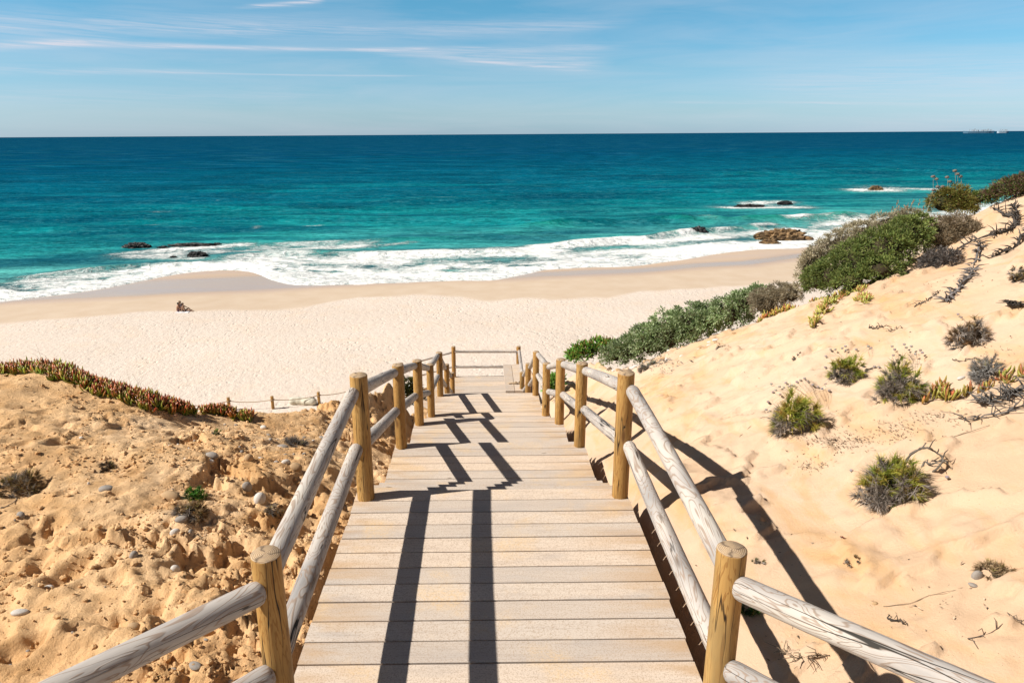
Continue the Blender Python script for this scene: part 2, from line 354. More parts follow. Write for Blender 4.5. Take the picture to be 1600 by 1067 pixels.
def _tps(r2): return r2*np.log(r2+1e-9)
_n = len(CT); _A = np.zeros((_n+3, _n+3)); _d2 = (CT[:, None, 0]-CT[None, :, 0])**2+(CT[:, None, 1]-CT[None, :, 1])**2
_A[:_n, :_n] = _tps(_d2)+np.eye(_n)*.08; _A[:_n, _n] = 1; _A[:_n, _n+1] = CT[:, 0]; _A[:_n, _n+2] = CT[:, 1]; _A[_n:, :_n] = _A[:_n, _n:].T
_W = np.linalg.solve(_A, np.concatenate([CT[:, 2], [0, 0, 0]]))
_cr = np.array([(-40, 10), (-14, 9.4), (-9, 8.6), (-5.5, 7.6), (-4.2, 7.2), (-3.4, 7.1), (-2.9, 7.4), (-2.3, 7.9), (-1.95, 8.6), (-1.6, 9.6), (-1.3, 11.5), (-.9, 18.5), (1.3, 18.5), (1.7, 15), (2.1, 12.), (2.4, 10.2), (2.9, 9.25), (3.4, 8.85), (3.9, 8.5), (4.4, 8.15), (4.8, 8.1), (5.6, 8.3), (6.5, 8.7), (8, 9.3), (12, 9.5), (40, 10)])
def ground(X, Y):
    X = np.asarray(X, dtype=np.float64); Y = np.asarray(Y, dtype=np.float64); sh = X.shape; X = X.ravel(); Y = Y.ravel()
    Yc = np.interp(X, _cr[:, 0], _cr[:, 1]); Xe = np.clip(X, -14, 9.); Ye = np.minimum(Y, Yc+.1)
    z = np.empty(len(X))
    for i in range(0, len(X), 40000):
        a, b = Xe[i:i+40000], Ye[i:i+40000]
        z[i:i+40000] = _tps((a[:, None]-CT[None, :, 0])**2+(b[:, None]-CT[None, :, 1])**2) @ _W[:_n] + _W[_n]+_W[_n+1]*a+_W[_n+2]*b
    z = z+.10*np.clip(X-9., 0, 12)
    d = np.maximum(Y-Yc, 0); z -= .85*(np.sqrt(d*d+.16)-.4)
    z = z*1.0
    inside = sstep(1.12, .98, np.abs(X-.04)); lim = zdeck(Y)-.16-.3*inside
    near = sstep(1.35, 1.0, np.abs(X-.04))*(Y < 18.3)
    z = np.where(near > 0, z*(1-near)+np.minimum(z, lim)*near, z)
    return z.reshape(sh)
def g1(x, y): return float(ground(np.array([x]), np.array([y]))[0])
def hit(px, py, tmin=2., tmax=30.):
    d = ray(px, py); t = np.linspace(tmin, tmax, 700); z = CAMZ+d.z*t; g = ground(d.x*t, d.y*t); m = np.nonzero(z < g)[0]
    i = m[0] if len(m) else int(np.argmin(z-g)); tt = t[i]
    return Vector((d.x*tt, d.y*tt, g[i])), tt

# ------------------------------------------------------------------ dune sheet
def lines(*segs):
    out = []
    for a, b, s in segs: out.append(np.arange(a, b, s))
    return np.concatenate(out)
gx = lines((-60, -14, 1.5), (-14, -7, .16), (-7, -4.5, .035), (-4.5, -.95, .017), (-.95, 1.05, .06), (1.05, 5, .028), (5, 10, .06), (10, 16, .2), (16, 60, 1.5))
gy = lines((-12, -2, .8), (-2, 1.2, .12), (1.2, 5.2, .019), (5.2, 8.5, .026), (8.5, 13, .045), (13, 20, .12), (20, 46, .8))
GX, GY = np.meshgrid(gx, gy)
Z = ground(GX, GY)
left = sstep(-.85, -1.15, GX)
flat_l = sstep(.05, .35, fbm(GX*.5+3, GY*.5, 3, 11)+.12*(GX < -3.2))     # calmer sand with footprints here and there
q = .25+.75*sstep(-.12, .18, fbm(GX*.7, GY*.7, 3, 5)+.35*sstep(7, 3, GY)*sstep(-3, -1.4, GX)-.12)
def terr(f, sc, amp, seed, w=.03, thr=0.):
    """crumbled ledges: noise turned into plateaus with steep broken edges"""
    n_ = fbm(GX*sc+.35*fbm(GX*sc*2.5, GY*sc*2.5, 3, seed+40), GY*sc+.35*fbm(GX*sc*2.5+9, GY*sc*2.5, 3, seed+50), f, seed, .58)
    return amp*sstep(thr-w, thr+w, n_)*(1+.6*n_)
lumps = fbm(GX*1.3, GY*1.3, 5, 21, .55)
c1_, _, h1_ = worley(GX*9+1.1*perlin(GX*13, GY*13, 3), GY*9+1.1*perlin(GX*13, GY*13, 4), 2)
c2_, _, h2_ = worley(GX*21+1.1*perlin(GX*30, GY*30, 3), GY*21+1.1*perlin(GX*30, GY*30, 4), 5)
clus = sstep(-.02, .16, fbm(GX*1.1+5, GY*1.1, 3, 71)+.10*(q-.5))
dz = left*(lumps*.15+q*(terr(4, 1.2, .050, 101, .03)+terr(4, 2.3, .034, 111, .03, .03)+terr(4, 5., .020, 121, .04)+terr(3, 11., .010, 131, .06))
      + q*clus*(.018*np.clip(.62-c1_, 0, 1)*(h1_ > .6)*1.7+.012*np.clip(.62-c2_, 0, 1)*(h2_ > .45)*1.7)
      + (.35+.65*q)*(.026*fbm(GX*9, GY*9, 5, 33, .68)))
dz -= left*(q*.085+.02)
dz += left*(q*.010*fbm(GX*24, GY*24, 3, 141, .7)+.006*q*fbm(GX*48, GY*48, 2, 151))
hol = fbm(GX*1.9+7+.5*fbm(GX*5, GY*5, 3, 45), GY*1.9, 4, 44, .6)
dz -= left*q*.11*sstep(.10, .15, hol)
dz -= left*.05*sstep(.02, .10, fbm(GX*3.3+3, GY*3.3, 4, 171, .6))*sstep(-2.3, -1.4, GX)*sstep(2.2, 3., GY)
# footprints in the calmer sand
fpts = [(92, 690, .8), (125, 698, .5), (85, 815, .7), (113, 843, .5), (62, 860, .5), (105, 890, 1.2), (52, 880, .6), (60, 752, .6), (182, 775, .5), (103, 765, .4), (36, 840, .4), (205, 740, .4), (30, 697, .5), (150, 650, .4), (230, 665, .4), (60, 640, .4), (300, 880, .6), (180, 900, .7), (330, 905, .6), (250, 940, .6), (60, 985, .7), (20, 1010, .8)]
for (a, b, s) in fpts:
    p, t = hit(a, b); ang = random.uniform(-.9, .9); ca, sa = math.cos(ang), math.sin(ang)
    u = ((GX-p.x)*ca+(GY-p.y)*sa)/(.055*s+.02); w_ = (-(GX-p.x)*sa+(GY-p.y)*ca)/(.11*s+.03); r2 = u*u+w_*w_
    dz += left*s*(-.062*np.exp(-r2**1.6)+.018*np.exp(-(np.sqrt(r2)-1.5)**2*4))
right = sstep(1.05, 1.6, GX)
dz += right*(.07*fbm(GX*.8, GY*.8, 4, 15)+.022*fbm(GX*2.6+GY, GY*2.6-GX, 4, 16, .6)+.008*fbm(GX*12, GY*12, 3, 18))
# rain gullies on the steep bank beside the lower steps
gl = fbm(GX*2.6+GY*1.3, GY*.9-GX*.4, 4, 27, .6, ridge=True)
dz += right*.05*gl*sstep(6, 7.5, GY)*sstep(4.6, 2.6, GX)
bumps = worley(GX*3.1, GY*3.1, 7); dz += right*.012*sstep(.35, .0, bumps[0])*(bumps[2] > .6)
# scuffed ledge lines
led = fbm(GX*.9+.5*GY, GY*1.6-.5*GX, 4, 51, .55); dz += right*.045*sstep(.03, .045, led)*sstep(.25, .06, led)
led2 = fbm(GX*1.9-GY*.4+4, GY*2.8-.8*GX, 4, 57, .6); dz += right*.012*sstep(.05, .062, led2)*sstep(.3, .08, led2)
dz *= np.where(np.abs(GX-.04) < 1.05, .2, 1)
Zf = Z+dz
ny, nx = GX.shape
idx = np.arange(nx*ny).reshape(ny, nx)
quads = np.stack([idx[:-1, :-1], idx[:-1, 1:], idx[1:, 1:], idx[1:, :-1]], -1).reshape(-1, 4)
damp = left*np.clip(.5*sstep(.0, .3, fbm(GX*1.7, GY*1.7, 4, 61))*q, 0, 1)
V = np.stack([GX, GY, Zf], -1).reshape(-1, 3)
me = mesh_np('ground', V, quads, True, {'rough': np.clip(left+.15*right, 0, 1).ravel(), 'damp': damp.ravel()})
o = link('ground', me, M['sand']); tag(o, kind='structure')
def zfine(x, y):
    i = int(np.clip(np.searchsorted(gx, x), 1, nx-1)); j = int(np.clip(np.searchsorted(gy, y), 1, ny-1))
    return float(Zf[j, i]+Zf[j-1, i-1]+Zf[j, i-1]+Zf[j-1, i])/4

# ------------------------------------------------------------------ beach
BZ = -16.6
def sx(pts, z=BZ): return np.array([tuple(atz(a, b, z))[:2] for a, b in pts])
WL = np.array([(-3000, -60.), (-300, 10.), (-110, 55.), (-75, 76.), (-58.8, 82.9), (-55.8, 85.6), (-50.5, 89.2), (-48.5, 93.6), (-46.5, 98.5), (-43.1, 101.7), (-38.9, 103.1), (-33.7, 101.9), (-30.8, 96.9), (-28.5, 92.2), (-21.9, 91.3), (-13.5, 92.3), (-5., 93.7), (3.8, 93.8), (6.5, 100.4), (13.7, 102.5), (23.5, 103.7), (30.4, 107.8), (35.8, 112.4), (46.5, 118.6), (55.1, 118.9), (66.3, 129.9), (90, 150.), (150, 190), (400, 300), (3000, 900)])
_a = sx([(0,476),(100,471),(200,469),(300,463),(400,456),(480,451),(600,445),(700,439),(800,438),(900,433),(1000,429),(1100,421),(1180,417),(1280,404)])
WETB = np.concatenate([[(-3000, -80), (-300, 0), (-100, 55)], _a, [(90, 140), (400, 280), (3000, 880)]])
_a = sx([(0,505),(100,497),(200,491),(280,489),(400,483),(480,478),(560,462),(640,460),(720,461),(760,470),(830,466),(950,467),(1000,455),(1100,451),(1150,445),(1260,441)])
DRYB = np.concatenate([[(-3000, -100), (-300, -10), (-100, 48)], _a, [(90, 110), (400, 250), (3000, 850)]])
def wl(x): return sum(np.interp(x+o_, WL[:, 0], WL[:, 1]) for o_ in (-3, -2, -1, 0, 1, 2, 3))/7+1.3*fbm(x*.13, x*0, 4, 77, .6)
bx = np.concatenate([-np.geomspace(3000, 101, 40), np.arange(-100, 101, .5), np.geomspace(101, 3000, 40)])
by = lines((-60, 10, 5.), (10, 60, .5), (60, 150, .3), (150, 240, 1.5)); by = np.concatenate([by, np.geomspace(241, 1400, 40)])
BX, BY = np.meshgrid(bx, by)
wz = wl(BX); wetd = BY-np.interp(BX, WETB[:, 0], WETB[:, 1])-1.2*fbm(BX*.05, BY*.05, 3, 71); dryd = BY-np.interp(BX, DRYB[:, 0], DRYB[:, 1])-3*fbm(BX*.12, BY*.12, 4, 72)
bz = BZ+0*BX; und = BY-wz
bz = np.where(und > 0, BZ-und*.05, BZ)+np.where(und < 0, np.clip(-und*.012, 0, .35), 0)-.25
rg_ = sstep(0, -2, dryd)
bz = bz+rg_*.035*fbm(BX*.45, BY*.45, 4, 75, .6)+.12*fbm(BX*.05, BY*.05, 3, 76)*sstep(-6, -25, und)
bz += .25*sstep(-4, 0, -np.abs(und+10))*0
ny2, nx2 = BX.shape; idx = np.arange(nx2*ny2).reshape(ny2, nx2)
quads = np.stack([idx[:-1, :-1], idx[:-1, 1:], idx[1:, 1:], idx[1:, :-1]], -1).reshape(-1, 4)
me = mesh_np('beach', np.stack([BX, BY, bz], -1).reshape(-1, 3), quads, True, {'wet': (sstep(-1.5, 4.5, wetd)*(1-.68*sstep(4, 8, wetd)*sstep(3, 10, BX)-.5*sstep(10, 16, wetd)*sstep(5, -5, BX))).ravel(), 'smooth': sstep(-.8, .8, dryd).ravel()})
o = link('beach', me, M['beach']); tag(o, kind='structure')
def zbeach(x, y):
    i = int(np.searchsorted(bx, x)); j = int(np.searchsorted(by, y)); return float(bz[j, i])

# ------------------------------------------------------------------ sea
u = np.linspace(-1, 1, 1301); sv = np.concatenate([np.arange(0, 60, .4), np.arange(60, 180, 1.1), np.geomspace(181, 90000, 150)])
U, S = np.meshgrid(u, sv)
XW = U*(180+S*1.3)
smx = np.concatenate([[-3000, -300, -110, -60, 0, 60, 150, 400, 3000]]); smy = np.array([-60, 10, 55, 84, 96, 124, 190, 300, 900.])
kk = sstep(0, 45, S)
YW = (wl(XW)*(1-kk)+np.interp(np.clip(XW, -300, 400), smx, smy)*kk)+S
OFF = S
nrm = lambda x, c, w: np.exp(-((x-c)/w)**2)
warp = 2.2*fbm(XW*.05, YW*.05, 3, 81)
zs = np.zeros_like(XW)
lift = np.zeros_like(XW)
def world(px, py): p = atz(px, py, BZ); return p.x, p.y
def wavecrest(pts, amp, w0, w1, lf, foamc=0.):
    """a rising wave along a line: steeper towards the beach (w0) than behind (w1)"""
    global zs, lift, foam
    P = np.array([world(*p) for p in pts]); yc = np.interp(XW, P[:, 0], P[:, 1])
    ends = sstep(P[0, 0]-6, P[0, 0]+6, XW)*sstep(P[-1, 0]+8, P[-1, 0]-8, XW)*(1+.9*fbm(XW*.09, 0*XW, 2, 83))
    d = YW-yc-warp*.7
    prof = np.where(d < 0, np.exp(-(d/w0)**2), np.exp(-(d/w1)**2))
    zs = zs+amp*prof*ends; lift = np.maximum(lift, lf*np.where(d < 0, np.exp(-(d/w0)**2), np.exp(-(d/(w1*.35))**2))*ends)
    if foamc: foam = foam+foamc*np.exp(-((d+.2)/(w0*.7))**2)*ends*sstep(-.15, .2, fbm(XW*.12, YW*.02, 3, 84))
# foam: width of the wash along the shore, and streaks further out
fw = np.interp(XW, [-110, -60, -50, -38, -25, -10, 5, 20, 35, 50, 70, 150], [14, 12, 13, 9, 17, 14, 12, 8.5, 11, 9, 13, 10])
f1 = fbm(XW*.11, YW*.16, 5, 91, .6); f2 = fbm(XW*.35, YW*.5, 4, 92, .6)
foam = (.98+.40*f2)*sstep(fw*1.6, fw*.4, S+f1*16+f2*3)
foam = foam*(1-.75*sstep(.05, .3, fbm(XW*.16, YW*.3, 4, 93, .6))*sstep(2, 6, S))
foam = np.maximum(foam, .8*sstep(2.2, .5, S+f2*1.6))
for s0_, a_ in ((5., .5), (9.5, .35), (14., .3)): foam = foam+a_*np.exp(-((S-s0_+f1*9)/.9)**2)*sstep(-.1, .15, fbm(XW*.06, S*.02, 3, 97))
def streak(x0, y0, x1, y1, wd, k, soft=1.):
    global foam
    a = np.array(world(x0, y0)); b = np.array(world(x1, y1)); ab = b-a; L2 = ab@ab
    t = np.clip(((XW-a[0])*ab[0]+(YW-a[1])*ab[1])/L2, 0, 1); d = np.hypot(XW-a[0]-t*ab[0], YW-a[1]-t*ab[1])
    m = d < wd*4
    v = np.zeros_like(XW); v[m] = k*np.exp(-(d[m]/wd)**2)*(1+1.2*f1[m]+.8*f2[m]); foam = np.maximum(foam, v)+0.25*np.minimum(foam, v)
for s in [(60,437,250,418,3.5,.75),(250,418,420,410,3,.9),(180,395,260,388,1.8,.55),(210,398,340,392,2.6,.75),(260,390,380,382,2.6,.8),(200,398,300,402,3,.6),(380,392,440,386,2.5,.55),(420,385,560,378,4,.5),(1000,392,1180,384,4,.8),(380,402,620,408,3.6,.95),(430,392,560,384,3.2,.72),(440,380,520,376,2.2,.6),
          (560,402,860,392,4,1.),(600,383,640,378,1.5,.5),(850,388,1010,376,2.2,.95),(860,398,1000,392,4.,.9),(1000,380,1090,370,3.,1.),(1090,371,1240,358,3.6,1.05),(1120,385,1230,378,4,1.),(1240,380,1300,372,3.,.9),(1230,345,1275,342,2.2,.7),
          (1290,350,1345,346,3.,.85),(1150,323,1240,322,5.5,1.),(1345,297,1385,297,5.5,.95),(1380,293,1450,295,7.,.9),(1170,317,1230,316,3,.7),(1180,355,1210,352,1.4,.7),(1500,300,1600,303,6,.45),(690,313,720,312,2,.35),(240,328,260,328,1.2,.5),(230,352,245,352,.8,.5),(480,352,500,348,.8,.55),(400,358,404,352,.8,.5),(1000,378,1080,385,3,.5)]: streak(*s)
wavecrest([(820,356),(880,352),(960,350),(1040,348),(1120,350)], 1.5, 3., 6, 1.)
wavecrest([(1080,346),(1150,350),(1220,346),(1300,343),(1360,340)], 1.5, 3., 6, 1., .35)
wavecrest([(840,386),(920,382),(1000,374),(1060,366),(1130,360),(1210,353)], .9, 1.6, 4, .8, 1.)
wavecrest([(380,398),(480,396),(600,398),(720,394),(830,390)], .55, 1.5, 4, .3, .6)
wavecrest([(560,372),(660,372),(760,368),(840,362)], .35, 2.5, 6, .45)
wavecrest([(40,432),(120,424),(200,416),(300,412)], .45, 1.4, 3.5, .3, .5)
wavecrest([(600,316),(700,314),(800,318)], .8, 6, 12, .12)
wavecrest([(1120,275),(1300,270),(1400,266),(1500,272)], 1.2, 8, 16, .1)
amp = sstep(12, 70, S)*np.clip(1.2-S/2500, 0, 1)
zs += amp*(.55*np.sin((YW+.12*XW+6*fbm(XW*.012, YW*.012, 2, 94))*2*np.pi/23)*(.6+fbm(XW*.02, YW*.05, 2, 95))+.10*fbm(XW*.12, YW*.35, 3, 96)*2)*np.where(S < 700, 1, 0)
zs += sstep(0, 3, S)*.10*np.clip(foam, 0, 1)*(f2+.3)+.03*sstep(0, 1.5, S)-.14*sstep(1.2, 0, S)
ny3, nx3 = XW.shape; idx = np.arange(nx3*ny3).reshape(ny3, nx3)
quads = np.stack([idx[:-1, :-1], idx[:-1, 1:], idx[1:, 1:], idx[1:, :-1]], -1).reshape(-1, 4)
SEAZ = BZ-.18
me = mesh_np('sea', np.stack([XW, YW, SEAZ+zs], -1).reshape(-1, 3), quads, True, {'offs': OFF.ravel(), 'foam': np.clip(foam, 0, 1.2).ravel(), 'lift': np.clip(lift, 0, 1).ravel()})
o = link('sea', me, M['sea']); tag(o, kind='structure')
# ------------------------------------------------------------------ timber helpers
def plank_mesh(name, boards, bev=.0025):
    """boards: (x0,x1,y0,y1,ztop,thick) each one bevelled; all planks of one deck panel share its mesh"""
    vs = []; fs = []; pid = []; ef = []
    for (x0, x1, y0, y1, zt, th) in boards:
        p = random.random(); b = bev; n0 = len(vs); tw = random.uniform(-.0015, .0015); x0 += random.uniform(-.006, .006); x1 += random.uniform(-.006, .006)
        nx_ = 9
        for i in range(nx_):
            x = x0+(x1-x0)*i/(nx_-1); e = 1-min(1, min(x-x0, x1-x)/.45); w = random.uniform(-.0009, .0009)
            ring = [(y0, zt-th), (y0, zt-b), (y0+b, zt), (y1-b, zt), (y1, zt-b), (y1, zt-th)]
            for (y, z) in ring: vs.append((x, y+w, z+tw*(1 if z > zt-th/2 else 0))); pid.append(p); ef.append(e)
        for i in range(nx_-1):
            for j in range(6):
                a = n0+i*6+j; c = n0+i*6+(j+1) % 6; fs.append((a, a+6, c+6, c))
        fs.append((n0, n0+1, n0+4, n0+5)); fs.append((n0+1, n0+2, n0+3, n0+4)); e0 = n0+(nx_-1)*6
        fs.append((e0+5, e0+4, e0+1, e0)); fs.append((e0+4, e0+3, e0+2, e0+1))
    return mesh_np(name, vs, np.array(fs), False, {'pid': pid, 'endf': ef})
def beam_mesh(name, a, b, w, h):
    """rectangular beam, top edge from a to b"""
    a = Vector(a); b = Vector(b); d = (b-a).normalized(); s = d.cross(Vector((0, 0, 1))).normalized()*w/2; u_ = Vector((0, 0, -h))
    vs = [a-s, a+s, a+s+u_, a-s+u_, b-s, b+s, b+s+u_, b-s+u_]
    fs = np.array([(0, 1, 2, 3), (7, 6, 5, 4), (0, 4, 5, 1), (1, 5, 6, 2), (2, 6, 7, 3), (3, 7, 4, 0)])
    return mesh_np(name, [tuple(v) for v in vs], fs, False, {'pid': [.3]*8, 'endf': [0.]*8})
def post_mesh(h_up, h_dn, r, seed):
    """round post, local z=0 at the deck, its sawn top chamfered; slot 1 is the sawn face"""
    rr = random.Random(seed); n = 28; prof = [(-h_dn, r*1.02)]
    for k in range(8): prof.append((-h_dn+(h_up-.012+h_dn)*(k+1)/8., r*(1+rr.uniform(-.012, .012))))
    prof += [(h_up-.004, r*.985), (h_up, r*.93)]
    vs = []; fs = []; ph = rr.random()*6; el = rr.uniform(.01, .035)
    tilt = (rr.uniform(-.01, .01), rr.uniform(-.01, .01))
    for (z, q_) in prof:
        for i in range(n):
            a = 2*math.pi*i/n; q2 = q_*(1+el*math.cos(2*a+ph)+.008*math.sin(5*a+ph*2))
            top = (q2*math.cos(a)*tilt[0]+q2*math.sin(a)*tilt[1])*14 if z > h_up-.02 else 0
            vs.append((q2*math.cos(a), q2*math.sin(a), z+top*.2))
    m = len(prof); mi = []
    for j in range(m-1):
        for i in range(n): a = j*n+i; b = j*n+(i+1) % n; fs.append((a, b, b+n, a+n)); mi.append(0 if j < m-2 else 1)
    vs.append((0, 0, h_up)); c = len(vs)-1
    tri = [((m-1)*n+i, (m-1)*n+(i+1) % n, c) for i in range(n)]
    return mesh_np('post', vs, [np.array(fs), np.array(tri)], True, None, mi+[1]*n)
def pole_mesh(L, r, seed, bend=.006, r2=None):
    """weathered rail, along local z, both ends rounded off"""
    rr = random.Random(seed); n = 24; r2 = r2 or r; st = [(0, .35), (.006, .7), (.018, .92), (.036, 1)]
    ks = max(6, int(L/.12)); mid = [.05+(L-.1)*k/ks for k in range(ks+1)]
    prof = [(z, f) for z, f in st]+[(z, 1+rr.uniform(-.014, .014)) for z in mid]+[(L-z, f) for z, f in reversed(st)]
    vs = []; fs = []; ph = rr.random()*6; bx_, by_ = rr.uniform(-bend, bend), rr.uniform(-bend, bend)
    for (z, f) in prof:
        t = z/L; q_ = (r+(r2-r)*t)*f; ox = bx_*math.sin(math.pi*t); oy = by_*math.sin(math.pi*t)
        for i in range(n):
            a = 2*math.pi*i/n; q2 = q_*(1+.02*math.cos(2*a+ph)+.008*math.sin(5*a+z*3)); vs.append((ox+q2*math.cos(a), oy+q2*math.sin(a), z))
    m = len(prof)
    for j in range(m-1):
        for i in range(n): a = j*n+i; b = j*n+(i+1) % n; fs.append((a, b, b+n, a+n))
    vs += [(0, 0, 0), (0, 0, L)]; c0, c1 = len(vs)-2, len(vs)-1
    tri = [((i+1) % n, i, c0) for i in range(n)]+[((m-1)*n+i, (m-1)*n+(i+1) % n, c1) for i in range(n)]
    return mesh_np('rail', vs, [np.array(fs), np.array(tri)], True)
_seed = [100]
def add_post(parent, x, y, z, up, dn=.9, r=.057, lean=(0, 0)):
    _seed[0] += 1; o = link('post', post_mesh(up, dn, r, _seed[0]), [M['post'], M['top']], parent)
    o.location = Vector((x, y, z))-parent.location; o.rotation_euler = (lean[0], lean[1], random.random()*0); return o
def add_rail(parent, a, b, r=.048, r2=None):
    a = Vector(a); b = Vector(b); d = b-a; _seed[0] += 1
    o = link('rail', pole_mesh(d.length, r, _seed[0], .006, r2), [M['rail']], parent)
    q_ = d.to_track_quat('Z', 'Y'); o.rotation_mode = 'QUATERNION'; o.rotation_quaternion = q_ @ Euler((0, 0, random.random()*6)).to_quaternion(); o.location = a-parent.location; return o

# ------------------------------------------------------------------ boardwalk: landings, stairs, beams, piles
bw = empty('boardwalk', (.04, 0, 0)); tag(bw, 'bleached plank boardwalk stepping down between log railings to the beach', 'boardwalk')
def panel(name, y0, y1, z, x0=DX0, x1=DX1, snap=None):
    """boards run across; the last one ends flush at y1"""
    bs = []; y = y1
    while y-BW > y0-.02: bs.append((x0, x1, y-BW+.010, y, z, .032)); y -= BW
    o = link(name, plank_mesh(name, bs), M['plank'], bw); o.location = -bw.location; return y
for i, (y0, y1, z) in enumerate(LAND):
    if i == 0:
        panel('landing', 2.10, y1, z); 
        bs = []; y = 2.10
        while y > -2.: bs.append((-2.02, 2.10, y-BW+.010, y, z, .032)); y -= BW
        o = link('landing', plank_mesh('landing', bs), M['plank'], bw); o.location = -bw.location
    else: panel('landing', y0, y1, z)
def flight(y0, z0, y1, z1, n, x0=DX0, x1=DX1):
    """n rises with n-1 treads between two landings, each tread two boards"""
    g = (y1-y0)/(n-1) if n > 1 else 0
    for k in range(1, n):
        ya = y0+g*(k-1); yb = y0+g*k; zt = z0+(z1-z0)*k/n; h_ = (yb-ya+.03)/2
        bs = [(x0, x1, ya-.03, ya-.03+h_-.004, zt, .032), (x0, x1, ya-.03+h_+.004, yb, zt, .032)]
        o = link('stair_tread', plank_mesh('stair_tread', bs), M['plank'], bw); o.location = -bw.location
    for x in (x0+.06, x1-.06, (x0+x1)/2):
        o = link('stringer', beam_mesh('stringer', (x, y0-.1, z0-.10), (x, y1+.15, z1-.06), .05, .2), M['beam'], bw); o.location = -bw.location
NR = [4, 4, 5, 3, 6, 5]
for i in range(6): flight(LAND[i][1], LAND[i][2], LAND[i+1][0], LAND[i+1][2], NR[i])
for i, (y0, y1, z) in enumerate(LAND):
    for x in (DX0+.07, .04, DX1-.07):
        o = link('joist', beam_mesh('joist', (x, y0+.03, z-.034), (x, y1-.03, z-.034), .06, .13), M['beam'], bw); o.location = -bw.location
# ------------------------------------------------------------------ railings
PXL, PXR = -.83, .925
POSTS = [(2.285, 0, .90), (4.31, 0, .90), (6.33, -.565, .86), (8.13, -1.10, .85), (9.93, -1.74, .84), (12.02, -2.21, .84), (14.1, -3.16, .87), (15.75, -3.92, .87)]
RT, RL = .78, .385
def railing(side):
    x = PXL if side < 0 else PXR; s = side; ox = .035*s
    nm = 'left' if s < 0 else 'right'
    r = empty('log_railing', (x, 2.285, 0)); tag(r, 'log railing along the %s edge of the boardwalk, its grey poles let into ochre posts' % nm, 'railing')
    xs = [x, x, x+.005*s, x+.005*s, x+.0*s, x-.0*s, x-.005*s, x-.04*s]
    for (y, z, up), xx in zip(POSTS, xs): add_post(r, xx, y, z, up, .95)
    p0 = (-1.92, 1.14) if s < 0 else (2.03, 1.17)
    add_post(r, p0[0], p0[1], 0, .9, .95)
    for hh in (RT, RL):
        add_rail(r, (p0[0]+.02*s, p0[1]-.02, hh), (x-.004*s+.01*s, 2.285-.045, hh+(-.01 if hh == RT else .01)), .052, .047)
        for i in range(len(POSTS)-1):
            (ya, za, _), (yb, zb, _) = POSTS[i], POSTS[i+1]
            f = 1 if hh == RT else 1.
            a = Vector((xs[i]+ox*.4, ya+.02, za+hh)); b = Vector((xs[i+1]+ox, yb-.028, zb+hh+.008))
            add_rail(r, a, b, .047, .044)
    return r
rl = railing(-1); rr_ = railing(1)
pr = empty('log_railing', (.03, 17.9, -3.92)); tag(pr, 'far log railing across the seaward end of the boardwalk platform', 'railing')
FZ = -3.92
add_post(pr, -.85, 17.92, FZ, .86, .95); add_post(pr, .90, 17.88, FZ, .86, .95)
for hh in (.72, .29):
    add_rail(pr, (-.83, 17.90, FZ+hh), (.88, 17.86, FZ+hh), .036)
    add_rail(pr, (.90, 15.79, FZ+hh), (.915, 17.84, FZ+hh+.02), .042)
for hh, rr2 in ((.70, .03), (.29, .03)):
    add_rail(pr, (-.87, 17.92, FZ+hh), (-2.24, 18.0, FZ+hh-.40), rr2)
add_post(pr, -2.28, 18.0, FZ-.42, .80, .9, .05)
# steps turning off to the left, down towards the beach
bs = []
for k in range(1, 4):
    bs = [(DX0-.30*k, DX0-.30*(k-1)-.006, 16.2, 17.95, FZ-.14*k, .032)]
    o = link('stair_tread', plank_mesh('stair_tread', bs), M['plank'], bw); o.location = -bw.location
o = link('stringer', beam_mesh('stringer', (DX0, 17.98, FZ-.05), (-2.2, 17.98, FZ-.55), .05, .18), M['beam'], bw); o.location = -bw.location
# ------------------------------------------------------------------ bench on the platform
bn = empty('bench', (.70, 16.6, FZ)); tag(bn, 'low wooden bench of two long planks on the right of the far platform', 'bench')
def seat(x0a, x1a, x0b, x1b):
    vs = []; fs = []
    for (y, xa, xb) in ((-1.0, x0a, x1a), (1.0, x0b, x1b)):
        for z in (.40, .45): vs += [(xa, y, z), (xb, y, z)]
    fs = np.array([(0, 1, 3, 2), (5, 4, 6, 7), (0, 4, 5, 1), (2, 3, 7, 6), (0, 2, 6, 4), (1, 5, 7, 3)])
    return mesh_np('seat_plank', vs, fs, False, {'pid': [random.random()]*8, 'endf': [.3]*8})
link('seat_plank', seat(-.215, -.004, -.22, -.006), M['plank'], bn); link('seat_plank', seat(.008, .20, .004, .215), M['plank'], bn)
for yy in (-.93, 0, .93):
    link('leg', beam_mesh('leg', (-.17, yy, .395), (.15, yy, .395), .08, .39), M['beam'], bn)
rk = empty('rope_knot', (.72, 16.05, FZ+.45)); tag(rk, 'short frayed rope knot lying across the bench planks', 'rope')
def tube_mesh(name, pts, rad, n=8, mat_attr=None, closed_ends=True):
    pts = [Vector(p) for p in pts]; vs = []; fs = []
    rad = rad if isinstance(rad, (list, tuple)) else [rad]*len(pts)
    prev = None
    for i, p in enumerate(pts):
        d = (pts[min(i+1, len(pts)-1)]-pts[max(i-1, 0)]).normalized()
        a = d.orthogonal().normalized() if prev is None else (prev-d*prev.dot(d)).normalized(); prev = a; b = d.cross(a)
        for k in range(n):
            t = 2*math.pi*k/n; vs.append(tuple(p+(a*math.cos(t)+b*math.sin(t))*rad[i]))
    for i in range(len(pts)-1):
        for k in range(n): q1 = i*n+k; q2 = i*n+(k+1) % n; fs.append((q1, q2, q2+n, q1+n))
    vs += [tuple(pts[0]), tuple(pts[-1])]; m = (len(pts)-1)*n
    tri = [((k+1) % n, k, len(vs)-2) for k in range(n)]+[(m+k, m+(k+1) % n, len(vs)-1) for k in range(n)]
    return vs, fs, tri
